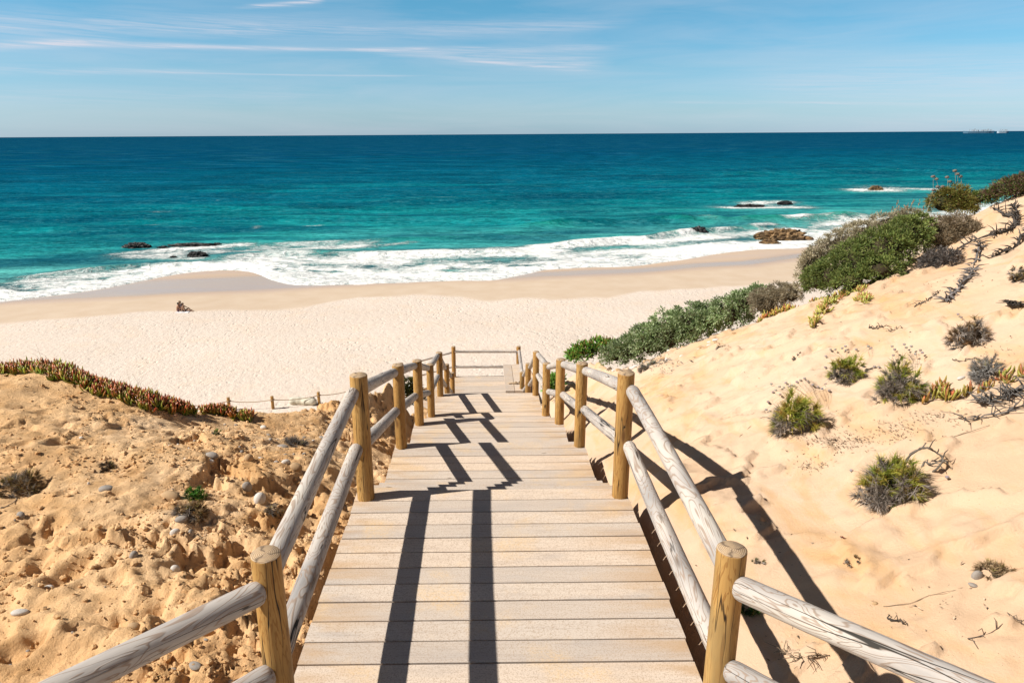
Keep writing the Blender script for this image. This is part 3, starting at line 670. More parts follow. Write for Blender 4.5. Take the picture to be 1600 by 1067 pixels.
def tube(name, pts, rad, mat, parent=None, n=8, smooth=True):
    vs, fs, tri = tube_mesh(name, pts, rad, n)
    return link(name, mesh_np(name, vs, [np.array(fs), np.array(tri)], smooth), mat, parent)
kp = [(-.14, 0, .02), (-.06, .03, .015), (0, 0, .03), (.04, -.03, .03), (.02, .03, .05), (.06, .04, .03), (.10, .0, .02), (.18, .06, .03)]
tube('rope_knot', kp, .016, M['rope'], rk); tube('tag_end', [(.12, .04, .03), (.17, .09, .05), (.22, .06, .03)], [.03, .035, .01], M['dark'], rk)
# ------------------------------------------------------------------ foliage generators (leaves are small real faces)
def unit(v): return v/np.maximum(np.linalg.norm(v, axis=-1, keepdims=True), 1e-9)
def rv(n): return unit(RNG.normal(size=(n, 3)))
def cols(n, pal, jit=.12):
    pal = np.array(pal); c = pal[RNG.integers(0, len(pal), n)]; return np.clip(c*(1+RNG.normal(size=(n, 1))*jit), .003, 1)
class Leaves:
    def __init__(s): s.v = []; s.f4 = []; s.f3 = []; s.c = []; s.n = 0
    def _add(s, v, c, f4=None, f3=None):
        if f4 is not None: s.f4.append(f4+s.n)
        if f3 is not None: s.f3.append(f3+s.n)
        s.v.append(v.reshape(-1, 3)); s.c.append(c.reshape(-1, 3)); s.n += len(s.v[-1])
    def flat(s, p, d, L, W, cb, ct=None, fold=.25):
        """folded diamond leaves: base, two sides, tip"""
        n = len(p); L = np.broadcast_to(np.asarray(L, float).reshape(-1, 1), (n, 1)); W = np.broadcast_to(np.asarray(W, float).reshape(-1, 1), (n, 1))
        ct = cb if ct is None else ct; side = unit(np.cross(d, rv(n))); up = np.cross(side, d)
        m = p+d*L*.5
        v = np.stack([p, m+side*W*.5+up*W*fold, p+d*L, m-side*W*.5+up*W*fold], 1); c = np.stack([cb, (cb+ct)/2, ct, (cb+ct)/2], 1)
        s._add(v, c, np.arange(n)[:, None]*4+np.array([0, 1, 2, 3]))
    def blade(s, p, d, L, W, cb, ct, bend=.3, g=(0, 0, -1)):
        """thin blades bent over: three joints"""
        n = len(p); L = np.broadcast_to(np.asarray(L, float).reshape(-1, 1), (n, 1)); side = unit(np.cross(d, rv(n)))*W*.5
        g = np.asarray(g, float); m = p+d*L*.5; tip = p+unit(d+g*bend)*L
        v = np.stack([p-side, p+side, m+side*.8, m-side*.8, tip], 1); c = np.stack([cb, cb, (cb+ct)/2, (cb+ct)/2, ct], 1)
        s._add(v, c, np.arange(n)[:, None]*5+np.array([0, 1, 2, 3]), None)
        s.f3.append(np.arange(n)[:, None]*5+np.array([3, 2, 4])+s.n-len(v.reshape(-1, 3)))
    def fat(s, p, d, L, W, cb, cm, ct, curve=.35):
        """fleshy three-sided leaves that curve upward, thickest in the middle"""
        n = len(p); L = np.broadcast_to(np.asarray(L, float).reshape(-1, 1), (n, 1)); W = np.broadcast_to(np.asarray(W, float).reshape(-1, 1), (n, 1))
        a = unit(np.cross(d, rv(n))); b = np.cross(d, a); tri = [(math.cos(t), math.sin(t)) for t in (0, 2.1, 4.2)]
        m1 = p+d*L*.4; d2 = unit(d+np.array([0, 0, 1.])*curve); m2 = m1+d2*L*.35; tip = m2+unit(d2+np.array([0, 0, 1.])*curve)*L*.25
        P = [p+(a*x+b*y)*W*.3 for x, y in tri]+[m1+(a*x+b*y)*W*.5 for x, y in tri]+[m2+(a*x+b*y)*W*.42 for x, y in tri]+[tip]
        v = np.stack(P, 1); c = np.stack([cb]*3+[cm]*3+[(cm+ct)/2]*3+[ct], 1); base = np.arange(n)[:, None]*10
        f4 = np.concatenate([base+np.array(q_) for q_ in [(0, 1, 4, 3), (1, 2, 5, 4), (2, 0, 3, 5), (3, 4, 7, 6), (4, 5, 8, 7), (5, 3, 6, 8)]])
        s._add(v, c, f4, None)
        s.f3.append(np.concatenate([base+np.array(q_) for q_ in [(6, 7, 9), (7, 8, 9), (8, 6, 9)]])+s.n-len(v.reshape(-1, 3)))
    def build(s, name, mat, parent=None, smooth=False, origin=None):
        v = np.concatenate(s.v)
        if origin is not None: v = v-np.array(origin)
        me = mesh_np(name, v, s.f4+s.f3, smooth, {'lc': np.concatenate(s.c)})
        o = link(name, me, mat, parent)
        if origin is not None and parent is None: o.location = origin
        return o
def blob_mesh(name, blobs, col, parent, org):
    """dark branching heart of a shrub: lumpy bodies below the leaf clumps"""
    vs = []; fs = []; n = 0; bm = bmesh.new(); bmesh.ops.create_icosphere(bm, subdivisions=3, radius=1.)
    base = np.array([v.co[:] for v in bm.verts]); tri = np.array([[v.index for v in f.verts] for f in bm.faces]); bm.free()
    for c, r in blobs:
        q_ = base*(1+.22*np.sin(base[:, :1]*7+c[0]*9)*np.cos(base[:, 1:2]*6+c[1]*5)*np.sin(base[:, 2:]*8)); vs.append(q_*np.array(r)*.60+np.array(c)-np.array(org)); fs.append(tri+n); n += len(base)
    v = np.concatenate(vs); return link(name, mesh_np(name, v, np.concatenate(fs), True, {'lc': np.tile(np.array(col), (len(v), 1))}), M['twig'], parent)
def bush(name, label, cat, px, pal, tips=None, leaf=(.035, .014), clump=.075, per=34, dens=1., style='flat', core=(.045, .035, .02), group=None, ground_cut=True):
    """px: list of (px, py, t, half width, half height in photo pixels) giving the crown's bodies"""
    blobs = []
    for (a, b, t, rx, ry) in px:
        c = att(a, b, t); r = rx*t/F; rz = ry*t/F; blobs.append(((c.x, c.y, c.z), (r, r*.85, rz)))
    b0 = blobs[len(blobs)//2][0]; gz = g1(b0[0], b0[1]); org = (b0[0], b0[1], min(gz, b0[2]))
    root = empty(name, org); tag(root, label, cat, group)
    L = Leaves()
    for c, r in blobs:
        c = np.array(c); r = np.array(r); area = 4*math.pi*((r[0]*r[1])**1.6/3*1+(r[0]*r[2])**1.6/3+(r[1]*r[2])**1.6/3)**(1/1.6)
        k_ = int(dens*area/(clump*clump)*.9)+6; d = rv(k_); d = d[d[:, 2] > -.55]; k_ = len(d)
        cc = c+d*r*(RNG.uniform(.80, 1.06, (k_, 1))); cr = clump*RNG.uniform(.6, 1.25, (k_, 1))
        tone = 1+.22*np.sin(cc[:, :1]*5)*np.cos(cc[:, 1:2]*6+cc[:, 2:]*5)  # leaf tone varies in waves across the crown
        gg = ground(cc[:, 0], cc[:, 1]); ok = cc[:, 2] > gg-.04; cc, cr, d, tone = cc[ok], cr[ok], d[ok], tone[ok]; k_ = len(cc)
        if k_ == 0: continue
        i = np.repeat(np.arange(k_), per); dd = unit(rv(len(i))*1.0+d[i]*.7+np.array([0, 0, .35]))
        p = cc[i]+dd*cr[i]*RNG.uniform(.15, .9, (len(i), 1)); cb = cols(len(i), pal)*tone[i]; cb = np.clip(cb, .003, 1)
        ct = cols(len(i), tips) if tips else cb*1.15
        if style == 'flat': L.flat(p, dd, RNG.uniform(.6, 1.3, len(i))*leaf[0], RNG.uniform(.7, 1.3, len(i))*leaf[1], cb, ct)
        elif style == 'twig': L.blade(p, dd, RNG.uniform(.6, 1.4, len(i))*leaf[0], leaf[1], cb, ct, .1)
        else: L.fat(p, dd, RNG.uniform(.7, 1.3, len(i))*leaf[0], RNG.uniform(.8, 1.2, len(i))*leaf[1], cb, cb, ct)
    L.build('foliage', M['fleshy'] if style == 'fat' else M['leaf'], root, origin=org)
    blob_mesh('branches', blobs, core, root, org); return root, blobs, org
GREEN = [(.125, .165, .038), (.165, .205, .05), (.09, .13, .03), (.22, .24, .07)]
GREYB = [(.36, .31, .20), (.28, .24, .15), (.46, .41, .28), (.24, .19, .12)]
BROWN = [(.27, .20, .12), (.20, .15, .09), (.36, .28, .175)]
SILV = [(.28, .34, .165), (.20, .27, .11), (.37, .42, .24), (.14, .20, .07)]
OLIVE = [(.19, .20, .03), (.13, .16, .025), (.25, .23, .045), (.22, .13, .035)]
DGREY = [(.10, .085, .075), (.15, .13, .115), (.06, .05, .045), (.19, .165, .15)]
FRESH = [(.10, .30, .04), (.14, .36, .06), (.07, .20, .03)]
bush('broad_shrub', 'broad dark green shrub spilling down the dune slope right of the boardwalk', 'shrub', [(1282,436,8.7,22,26),(1305,432,8.5,30,30),(1340,415,8.4,40,36),(1382,395,8.3,42,36),(1416,372,8.4,34,30),(1438,352,8.5,16,14),(1330,440,8.2,26,16),(1375,422,8.1,28,16)], GREEN, None, (.038, .012), .07, 34, 1.)
bush('dry_shrub', 'grey-brown shrub band along the ridge behind the dark green shrub', 'shrub', [(1262,432,8.95,16,38),(1280,410,9.,24,28),(1312,388,9.,32,26),(1350,370,9.,34,22),(1390,352,9.,30,17),(1420,342,9.,24,12)], GREYB, None, (.03, .009), .06, 36, 1.)
bush('silver_shrub', 'long silvery green shrub creeping up the far edge of the dune', 'shrub', [(958,556,12.2,22,13),(985,547,12.,28,20),(1018,535,11.7,34,26),(1050,520,11.4,36,34),(1082,508,11.2,36,30),(1112,500,11,28,24),(1140,490,10.7,30,20),(1168,475,10.5,28,17),(1192,461,10.3,18,11)], SILV, None, (.044, .021), .085, 36, 1.)
bush('dry_shrub', 'small grey-brown dry shrub between the silvery shrub and the dark green one', 'shrub', [(1198,474,9.7,26,25),(1220,462,9.6,22,18),(1238,462,9.4,14,14)], [(.26,.21,.135),(.20,.165,.105),(.33,.28,.19)], None, (.028, .006), .055, 40, 1., 'twig')
bush('dry_shrub', 'wide brown dry shrub beside the top of the dark green shrub', 'shrub', [(1462,366,8.7,26,24),(1490,362,8.6,34,22),(1520,368,8.5,34,18),(1545,376,8.4,18,10),(1474,380,8.5,20,13)], BROWN, [(.26,.2,.13),(.16,.12,.07)], (.034, .007), .065, 38, 1., 'twig')
bush('dead_shrub', 'charcoal grey dead shrub under the wide brown one', 'shrub', [(1466,412,7.8,22,20),(1484,410,7.7,18,16)], DGREY, None, (.03, .006), .05, 40, 1., 'twig', (.03, .025, .022))
rb = bush('round_shrub', 'round olive shrub with dried flower stalks standing above the sea line', 'shrub', [(1474,318,9.2,20,18),(1492,314,9.2,24,20),(1508,320,9.1,16,14)], OLIVE, [(.2,.2,.05),(.15,.09,.03)], (.04, .008), .06, 40, 1., 'twig', (.03, .03, .012))
bush('low_shrub', 'small dark green shrub between the round olive shrub and the right edge', 'shrub', [(1528,312,9.1,14,9),(1542,310,9.1,10,7)], GREEN, None, (.035, .012), .05, 26, 1.)
bush('low_shrub', 'purple-brown and green shrub on the dune top at the right edge of the picture', 'shrub', [(1556,304,8.9,16,9),(1578,297,8.8,22,13),(1600,291,8.7,24,15),(1622,288,8.6,24,17)], [(.13,.075,.05),(.10,.12,.03),(.16,.09,.06),(.12,.16,.04),(.07,.05,.035)], None, (.038, .011), .06, 34, 1.)
bush('fleshy_plant', 'bright green fleshy plant at the low end of the silvery shrub', 'plant', [(898,556,13.8,9,8),(912,549,13.7,13,9),(932,543,13.6,15,9),(950,541,13.5,11,6)], FRESH, [(.25,.4,.06),(.35,.12,.05)], (.09, .026), .08, 14, 1., 'fat', (.04, .06, .015))
bush('fleshy_plant', 'green fleshy plant seen between the right railing posts', 'plant', [(862,606,12.6,9,12),(870,596,12.6,8,8)], FRESH, [(.22,.36,.06)], (.08, .022), .07, 14, 1., 'fat', (.03, .05, .012))
bush('dark_shrub', 'dark shaded shrub behind the left railing posts', 'shrub', [(642,607,11.2,13,15),(650,620,11.2,10,10)], [(.03,.04,.012),(.05,.06,.015)], [(.12,.11,.02)], (.05, .012), .07, 24, 1., 'fat', (.01, .01, .006))  # near-black leaf colours: the shrub's shade is painted in
# ------------------------------------------------------------------ flower stalks
def stalk(parent, base, top, head, org, hc=(.30, .25, .22), sc=(.46, .34, .22), sr=.0010, name='dried_flower'):
    base = Vector(base)-Vector(org); top = Vector(top)-Vector(org); mid = (base+top)/2+Vector((random.uniform(-.01, .01), random.uniform(-.01, .01), .01))
    vs, fs, tri = tube_mesh('x', [base, mid, top], sr, 4); n0 = len(vs)
    bm = bmesh.new(); bmesh.ops.create_icosphere(bm, subdivisions=2, radius=head)
    hv = [tuple(Vector((v.co.x*random.uniform(.8, 1.2), v.co.y*random.uniform(.8, 1.2), v.co.z*.72*random.uniform(.8, 1.2)))+top) for v in bm.verts]; ht = [[v.index+n0 for v in f.verts] for f in bm.faces]; bm.free()
    lc = np.array([sc]*n0+[tuple(x*random.uniform(.7, 1.25) for x in hc) for _ in hv])
    return link(name, mesh_np(name, vs+hv, [np.array(fs), np.array(tri+ht)], False, {'lc': lc}), M['twig'], parent)
for (a, b) in [(1458,276),(1463,280),(1465,292),(1473,292),(1480,277),(1484,284),(1492,267),(1496,272),(1501,276),(1459,297)]:
    bs_ = att(a+random.uniform(-4, 8), 308, 9.2); stalk(rb[0], bs_, att(a, b, 9.2), .026, rb[2], (.17, .14, .12))
# ------------------------------------------------------------------ tufts of sea thrift
def tuft(label, px, py, rpx, ry=None, tilt=0., dead=.45, flowers=(), n=1500, green=((.32,.34,.045),(.22,.27,.035),(.45,.42,.06),(.42,.29,.06),(.17,.21,.03)), name='thrift_tuft', cat='grass tuft', grp='thrift tufts on the dune', deadc=((.28,.235,.19),(.20,.165,.135),(.38,.33,.29),(.14,.11,.085))):
    p, t = hit(px, py+(ry or rpx)*(.72 if n > 900 else .55)); rpx = rpx*(1. if n > 500 else 1.1); r = rpx*t/F; rz = (ry or rpx)*t/F*.85; z0 = zfine(p.x, p.y); org = (p.x, p.y, z0)
    root = empty(name, org); tag(root, label, cat, grp)
    rz *= 2.5 if n > 500 else 1.2; ns = 5 if n > 500 else 2; a_ = RNG.uniform(0, 6.28, ns); subs = np.stack([np.cos(a_), np.sin(a_), a_*0], 1)*RNG.uniform(.25, .55, (ns, 1))*r; subr = RNG.uniform(.56, .80, ns); subs[:, 2] = RNG.uniform(0, .12, ns)*rz; cushz = 0
    def cushion(nm, n_, pal, tip, lo, hi, curl):
        per = 26; m_ = max(5, n_//per); d = rv(m_*5); d[:, 2] = np.abs(d[:, 2])+.05; d = unit(d)
        w_ = d[:, 0]*.55-d[:, 1]*-.25+d[:, 2]*.55+.45*np.sin(d[:, 0]*5+d[:, 1]*4+px); d = d[(w_ > lo) & (w_ < hi)][:m_]; m2 = len(d)
        if m2 == 0: return
        rad_ = .72*(1+.16*np.sin(d[:, :1]*6+px)*np.cos(d[:, 1:2]*5+py)+RNG.normal(size=(m2, 1))*.07)
        sj = RNG.integers(0, len(subs), m2); ctr = d*np.array([r, r, rz])*rad_*subr[sj][:, None]+subs[sj]; ctr[:, 2] += zg(ctr, org)*.8
        i = np.repeat(np.arange(m2), per); n2 = len(i); dd = unit(d[i]*1.05+RNG.normal(size=(n2, 3))*curl+np.array([0, 0, .15]))
        s_ = ctr[i]-dd*r*.08+RNG.normal(size=(n2, 3))*r*.02
        pc = cols(m2, pal, .2)[i]*RNG.uniform(.75, 1.25, (n2, 1)); tc = cols(m2, tip, .2)[i]; mixr = RNG.uniform(0, 1, (n2, 1)); ct = pc*1.25*(1-mixr)+tc*mixr
        L = Leaves(); L.blade(s_+np.array(org), dd, RNG.uniform(.5, 1.6, n2)*r*.36, .0040*max(1, t/5.2), pc*.75, ct, .2); L.build(nm, M['leaf'], root, origin=org)
    cushion('foliage', int(n*1.8), green, list(green)+[(.50,.42,.08),(.52,.27,.09)], -.26+.1*(dead > .65), 9, .55)
    cushion('dead_leaves', int(n*(.45+dead*1.2)), deadc, deadc, -9, -.15+.33*dead*(dead > .5), .75)
    if n > 250: blob_mesh('rootstock', [((org[0], org[1], org[2]+rz*.18), (r*.5, r*.5, rz*.36))], (.05, .038, .022), root, org)
    for (a, b, h_) in flowers:
        q_, tt = hit(a, b+h_*F/5.5*.5); top = att(a, b, tt-.02); g = zfine(top.x, top.y); bs_ = Vector(org)+(top-Vector(org))*.35; bs_.z = org[2]+rz*.5
        top.z = max(top.z, g+.02); stalk(root, bs_, top, .0125, org, (.27, .23, .215))
    return root
def zg(s_, org): return np.array([zfine(org[0]+a[0], org[1]+a[1])-org[2] for a in s_])
fl1 = [(1205,601,.1),(1218,604,.1),(1228,598,.1),(1237,602,.12),(1245,597,.12),(1251,594,.12),(1257,594,.12),(1262,597,.12),(1270,601,.12),(1278,605,.12),(1284,610,.1),(1212,612,.1),(1219,616,.1),(1225,606,.1),(1200,628,.06),(1207,621,.06),(1197,640,.05),(1202,650,.04),(1290,600,.1),(1295,612,.1),(1232,609,.1),(1241,607,.1)]
tuft('large thrift tuft ringed by many dried flower heads, nearest the railing of the upper ones', 1250, 650, 38, 40, flowers=fl1, n=1900)
tuft('small green thrift tuft, upslope of the large one ringed by flower heads', 1318, 583, 27, 27, flowers=[(1298,546,.1),(1305,546,.1),(1321,541,.12),(1316,544,.12),(1338,546,.1),(1322,547,.1),(1289,577,.05),(1333,563,.08),(1350,573,.08),(1357,541,.1),(1361,544,.1),(1290,560,.06)], n=1200)
tuft('thrift tuft with a grey dead underside and tall dried flower stalks', 1403, 606, 36, 38, dead=.7, flowers=[(1394,541,.14),(1398,546,.14),(1413,538,.14),(1416,543,.14),(1424,541,.14),(1438,547,.14),(1441,551,.12),(1430,553,.12),(1366,576,.08),(1373,575,.08),(1396,555,.1),(1390,570,.1),(1352,588,.06)], n=1600)
tuft('half dead thrift tuft with yellow-green blades beside a looping dry root', 1393, 756, 44, 42, dead=.9, flowers=[(1399,725,.02),(1480,745,.03),(1442,752,.02),(1330,738,.03)], n=2000)
tuft('small reddish brown dried tuft high on the slope near the right edge', 1508, 525, 27, 24, dead=.8, green=((.16,.09,.045),(.20,.13,.06),(.11,.07,.04),(.22,.14,.07)), flowers=[(1497,491,.06),(1502,496,.06)], n=1000)
tuft('brown dried tuft cut by the right edge of the picture', 1590, 434, 16, 13, dead=.7, green=((.17,.12,.06),(.12,.09,.045)), n=600)
tuft('pale grey dead tuft behind the reddish succulent', 1530, 582, 26, 22, dead=1.4, green=((.26,.23,.20),(.20,.18,.16)), n=700, deadc=((.30,.275,.25),(.22,.20,.185),(.36,.34,.31)))
tuft('vivid green needle tuft by a big pebble on the rough sand', 306, 763, 17, 15, dead=.1, green=((.06,.20,.02),(.09,.28,.03),(.05,.14,.02)), n=900, grp='small plants on the rough sand', name='green_tuft', deadc=((.05,.10,.02),(.04,.07,.02)))
tuft('brown dry tuft just below the vivid green one', 298, 795, 25, 13, dead=.8, green=((.26,.17,.08),(.19,.12,.055),(.32,.22,.11)), n=900, grp='small plants on the rough sand', name='dry_tuft')
tuft('tiny green tuft halfway between the succulent mat and the pebbles', 341, 677, 8, 7, dead=.1, green=((.08,.20,.03),(.12,.24,.05)), n=300, grp='small plants on the rough sand', name='green_tuft')
tuft('wide flat dry tuft at the left edge of the rough sand', 30, 745, 30, 9, dead=.8, green=((.22,.14,.06),(.16,.10,.045),(.28,.2,.1)), n=1100, grp='small plants on the rough sand', name='dry_tuft')
tuft('dark twiggy dead tuft left of the vivid green one', 166, 722, 14, 10, dead=.9, green=((.10,.06,.03),(.07,.045,.03)), n=350, grp='small plants on the rough sand', name='dry_tuft', deadc=((.08,.055,.035),(.12,.08,.05)))
tuft('grey twiggy dead tuft among the clods left of the railing', 468, 688, 26, 12, dead=1.2, green=((.24,.21,.19),(.17,.15,.13)), n=300, grp='small plants on the rough sand', name='dry_tuft', deadc=((.27,.24,.22),(.17,.15,.135)))
tuft('straw coloured tuft against the clods near the lower railing pole', 422, 790, 18, 14, dead=.9, green=((.30,.22,.12),(.22,.15,.08)), n=360, grp='small plants on the rough sand', name='dry_tuft')
tuft('grey twiggy tuft with a green heart beside the left railing', 545, 716, 15, 12, dead=1., green=((.07,.13,.035),(.2,.19,.17)), n=260, grp='small plants on the rough sand', name='dry_tuft', deadc=((.30,.28,.26),(.2,.18,.17)))
tuft('green pine-like seedling at the foot of the nearest right post', 1172, 956, 20, 15, dead=.1, green=((.05,.15,.03),(.10,.24,.05),(.16,.26,.09)), n=420, grp='small plants on the dune', name='green_tuft', deadc=((.05,.10,.02),(.04,.07,.02)))
tuft('small star-shaped dry tuft just right of the nearest right post top', 1180, 880, 11, 8, dead=.6, green=((.22,.20,.10),(.3,.24,.14)), n=90, grp='small plants on the dune', name='dry_tuft')
tuft('dry straw tuft beside a round pebble near the right edge', 1557, 902, 26, 17, dead=1., green=((.34,.24,.13),(.26,.18,.10)), n=330, grp='small plants on the dune', name='dry_tuft', deadc=((.30,.2,.11),(.38,.28,.17)))
tuft('thin dry sprig on the bare slope right of the nearest right post', 1335, 880, 11, 9, dead=.8, green=((.34,.24,.13),(.26,.18,.10)), n=60, grp='small plants on the dune', name='dry_tuft')
tuft('reddish seedling on the bare slope above the dry sprig', 1314, 850, 6, 6, dead=.3, green=((.30,.10,.06),(.25,.14,.06)), n=50, grp='small plants on the dune', name='dry_tuft')
tuft('grey sprig on the upper slope below the silvery shrub', 1241, 560, 8, 6, dead=1., green=((.2,.16,.13),(.14,.11,.09)), n=120, grp='small plants on the dune', name='dry_tuft')
tuft('dry sprig on the pale slope under the middle of the silvery shrub', 1127, 545, 9, 7, dead=1., green=((.26,.2,.13),(.2,.15,.1)), n=100, grp='small plants on the dune', name='dry_tuft')
tuft('blue-grey sprig at the top of the gullied bank by the second right post', 1008, 578, 14, 7, dead=.8, green=((.17,.20,.17),(.22,.24,.2)), n=300, grp='small plants on the dune', name='dry_tuft')
# ------------------------------------------------------------------ mats of succulent
def mat(label, pts, wd, n, h=.1, L=.095, W=.019, name='succulent_mat', pal=None, tip=None, grp='succulent mats', w_end=.4, spread=.42, upb=.8):
    P = []
    for a in pts:
        q_, t = hit(*a); P.append(np.array([q_.x, q_.y]))
    P = np.array(P); seg = np.linalg.norm(np.diff(P, axis=0), axis=1); cum = np.concatenate([[0], np.cumsum(seg)]); tot_ = cum[-1]
    s_ = RNG.uniform(0, tot_, n); x = np.interp(s_, cum, P[:, 0]); y = np.interp(s_, cum, P[:, 1])
    f = np.minimum(1, w_end+np.minimum(s_, tot_-s_)/max(.15*tot_, .05)); wloc = wd*f*(.75+.5*fbm(s_*3.1, s_*0+pts[0][0], 3, 5)+.25)
    ang = RNG.uniform(0, 2*np.pi, n); rr2 = np.sqrt(RNG.uniform(0, 1, n)); x = x+np.cos(ang)*rr2*wloc; y = y+np.sin(ang)*rr2*wloc
    # leaves stand in small rosettes
    k_ = max(4, n//7); ci = RNG.integers(0, k_, n); x = x[ci]+RNG.normal(size=n)*.012; y = y[ci]+RNG.normal(size=n)*.012; rr2 = rr2[ci]
    z = np.array([zfine(a, b) for a, b in zip(x, y)])+h*(1-rr2**2)*RNG.uniform(.2, 1, n); p = np.stack([x, y, z], 1)
    d = unit(RNG.normal(size=(n, 3))*spread+np.array([0, 0, upb]))
    gpal = pal or [(.20,.34,.035),(.28,.40,.045),(.13,.24,.03),(.32,.34,.05)]; tpal = tip or [(.45,.06,.03),(.55,.13,.04),(.34,.05,.03),(.42,.34,.06),(.28,.06,.03)]
    cb = cols(n, gpal)*.75; cm = cols(n, gpal, .15); ct = cols(n, tpal, .15); mixf = (RNG.uniform(0, 1, k_)**1.3)[ci][:, None]*.9; cm = cm*(1-mixf)+ct*mixf; rg_c = RNG.uniform(0, 1, k_)[ci][:, None] < .15; ct = np.where(rg_c, cm*1.15, ct)
    org = (float(P[len(P)//2][0]), float(P[len(P)//2][1]), zfine(*P[len(P)//2])); root = empty(name, org); tag(root, label, 'succulent plant', grp)
    Lf = Leaves(); Lf.fat(p, d, RNG.uniform(.65, 1.25, n)*L, RNG.uniform(.8, 1.2, n)*W, cb, cm, ct, .25); Lf.build('foliage', M['fleshy'], root, True, org)
    m_ = int(n*.5)+4; i = RNG.integers(0, n, m_); L2 = Leaves(); dd = unit(RNG.normal(size=(m_, 3))*np.array([1, 1, .15])); L2.blade(p[i]-np.array([0, 0, h*.3+.01]), dd, RNG.uniform(.05, .12, m_), .006, cols(m_, [(.06,.035,.02),(.10,.06,.035)]), cols(m_, [(.12,.08,.05)]), .2); L2.build('dead_stems', M['twig'], root, False, org)
    return root
mat('long red and green succulent mat running down the left dune crest', [(-40,580),(0,580),(40,578),(75,578),(110,592),(150,603),(190,618),(230,630),(262,638),(300,643)], .165, 3200, .065, .11, .022, spread=.38)
mat('short red and green succulent mat left of the beach fence posts', [(322,641),(345,645),(370,650),(392,655)], .08, 460, .04, .10, .022, spread=.38)
YT = [(.36,.34,.05),(.28,.30,.045),(.45,.38,.08)]; YTT = [(.50,.40,.10),(.42,.16,.07),(.40,.42,.09)]
mat('yellow-green succulent trailing down the sand below the dark green shrub', [(1340,444),(1318,464),(1296,480),(1282,495),(1268,517)], .07, 420, .04, .075, .02, pal=YT, tip=YTT, grp='trailing succulents on the dune', spread=.8)
mat('yellow-green succulent runner hanging right of the longer trailing one', [(1330,445),(1340,460),(1350,484)], .055, 240, .04, .075, .02, pal=YT, tip=YTT, grp='trailing succulents on the dune', spread=.8)
mat('short yellow succulent branch left of the longer trailing one', [(1298,464),(1284,472),(1268,477)], .045, 110, .03, .07, .02, pal=YT, tip=YTT, grp='trailing succulents on the dune', spread=.8)
mat('yellow and red succulent at the foot of the small grey-brown shrub', [(1190,498),(1205,490),(1222,482),(1238,472)], .06, 210, .05, .085, .02, pal=YT, tip=[(.45,.10,.05),(.5,.4,.08)], grp='trailing succulents on the dune', spread=.8)
RT_ = [(.24,.24,.04),(.30,.16,.04),(.34,.28,.05)]; RTT = [(.42,.10,.05),(.36,.13,.05),(.32,.30,.06)]
mat('reddish succulent shoots between the thrift tuft and the dead branches', [(1410,624),(1432,632),(1452,628)], .05, 60, .02, .085, .02, pal=RT_, tip=RTT, grp='reddish succulents near the right edge', upb=1.1)
mat('reddish succulent sprawling over dead branches at the right edge', [(1466,612),(1490,628),(1515,625),(1540,606),(1570,603),(1600,590)], .11, 125, .02, .085, .02, pal=RT_, tip=RTT, grp='reddish succulents near the right edge', upb=1.)
# ------------------------------------------------------------------ dead branches and roots
def gnarl(label, pts, r0, r1, lift=0., side=7, col=((.09,.075,.065),(.16,.14,.125)), name='dead_branch', grp='dead branches on the dune', tl=.10, arch=None, wob=.012):
    P = []
    for i, a in enumerate(pts):
        q_, t = hit(a[0], a[1]); l_ = arch[i] if arch else lift; 
        if l_ > 0.03:
            q_ = att(a[0], a[1], t-l_/abs(ray(*a).z)*1.) ; P.append(q_)
        else: q_.z = zfine(q_.x, q_.y)+r0*.7+l_; P.append(q_)
    S_ = []
    for i in range(len(P)-1):
        for k_ in range(4):
            f = k_/4; a, b, c, d = P[max(i-1, 0)], P[i], P[i+1], P[min(i+2, len(P)-1)]
            q_ = .5*((2*b)+(c-a)*f+(2*a-5*b+4*c-d)*f*f+(3*b-a-3*c+d)*f**3); S_.append(q_+Vector((random.uniform(-1, 1), random.uniform(-1, 1), random.uniform(-.4, 1)))*wob)
    S_.append(P[-1]); n = len(S_); org = P[0].copy()
    V_, F4, F3, C_ = [], [], [], []
    def add(pp, rr2):
        vs, fs, tri = tube_mesh('x', [q_-org for q_ in pp], rr2, 6); n0 = len(V_); V_.extend(vs); F4.extend([[x+n0 for x in f] for f in fs]); F3.extend([[x+n0 for x in f] for f in tri])
        f_ = random.random(); c = [(col[0][k_]+(col[1][k_]-col[0][k_])*f_)*.62 for k_ in range(3)]; C_.extend([[x*g_ for x in c] for g_ in [random.uniform(.6, 1.3) for _ in vs]])
    add(S_, [(r0+(r1-r0)*i/(n-1))*random.uniform(.55, 1.15)*.85 for i in range(n)])
    for _ in range(int(side*1.6)):
        i = random.randrange(n); d = Vector((random.gauss(0, 1), random.gauss(0, 1), random.uniform(0, .8))).normalized()*tl*random.uniform(.4, 1.3); m_ = S_[i]+d*.5+Vector((0, 0, .01)); add([S_[i], m_, S_[i]+d+Vector((random.gauss(0, .02), random.gauss(0, .02), -.01))], [r1*.45+.001, r1*.35+.001, .0012])
    o = link(name, mesh_np(name, V_, [np.array(F4), np.array(F3)], True, {'lc': np.array(C_)}), M['twig']); o.location = org; tag(o, label, 'branch', grp); return o
gnarl('grey root running from the dune top into the charcoal dead shrub', [(1553,331),(1567,340),(1584,350),(1574,362),(1556,373),(1531,384),(1505,391),(1488,402)], .022, .012, .01, 46, tl=.13)
gnarl('rough pale grey root going straight down the slope below the charcoal shrub', [(1530,392),(1521,418),(1514,438),(1496,457),(1477,473)], .022, .018, .01, 70, ((.14,.12,.11),(.30,.27,.255)), tl=.09)
gnarl('knotted grey root reaching in from the right edge under the dune top', [(1612,366),(1598,374),(1583,391),(1564,404),(1546,407)], .02, .014, .01, 50, tl=.10)
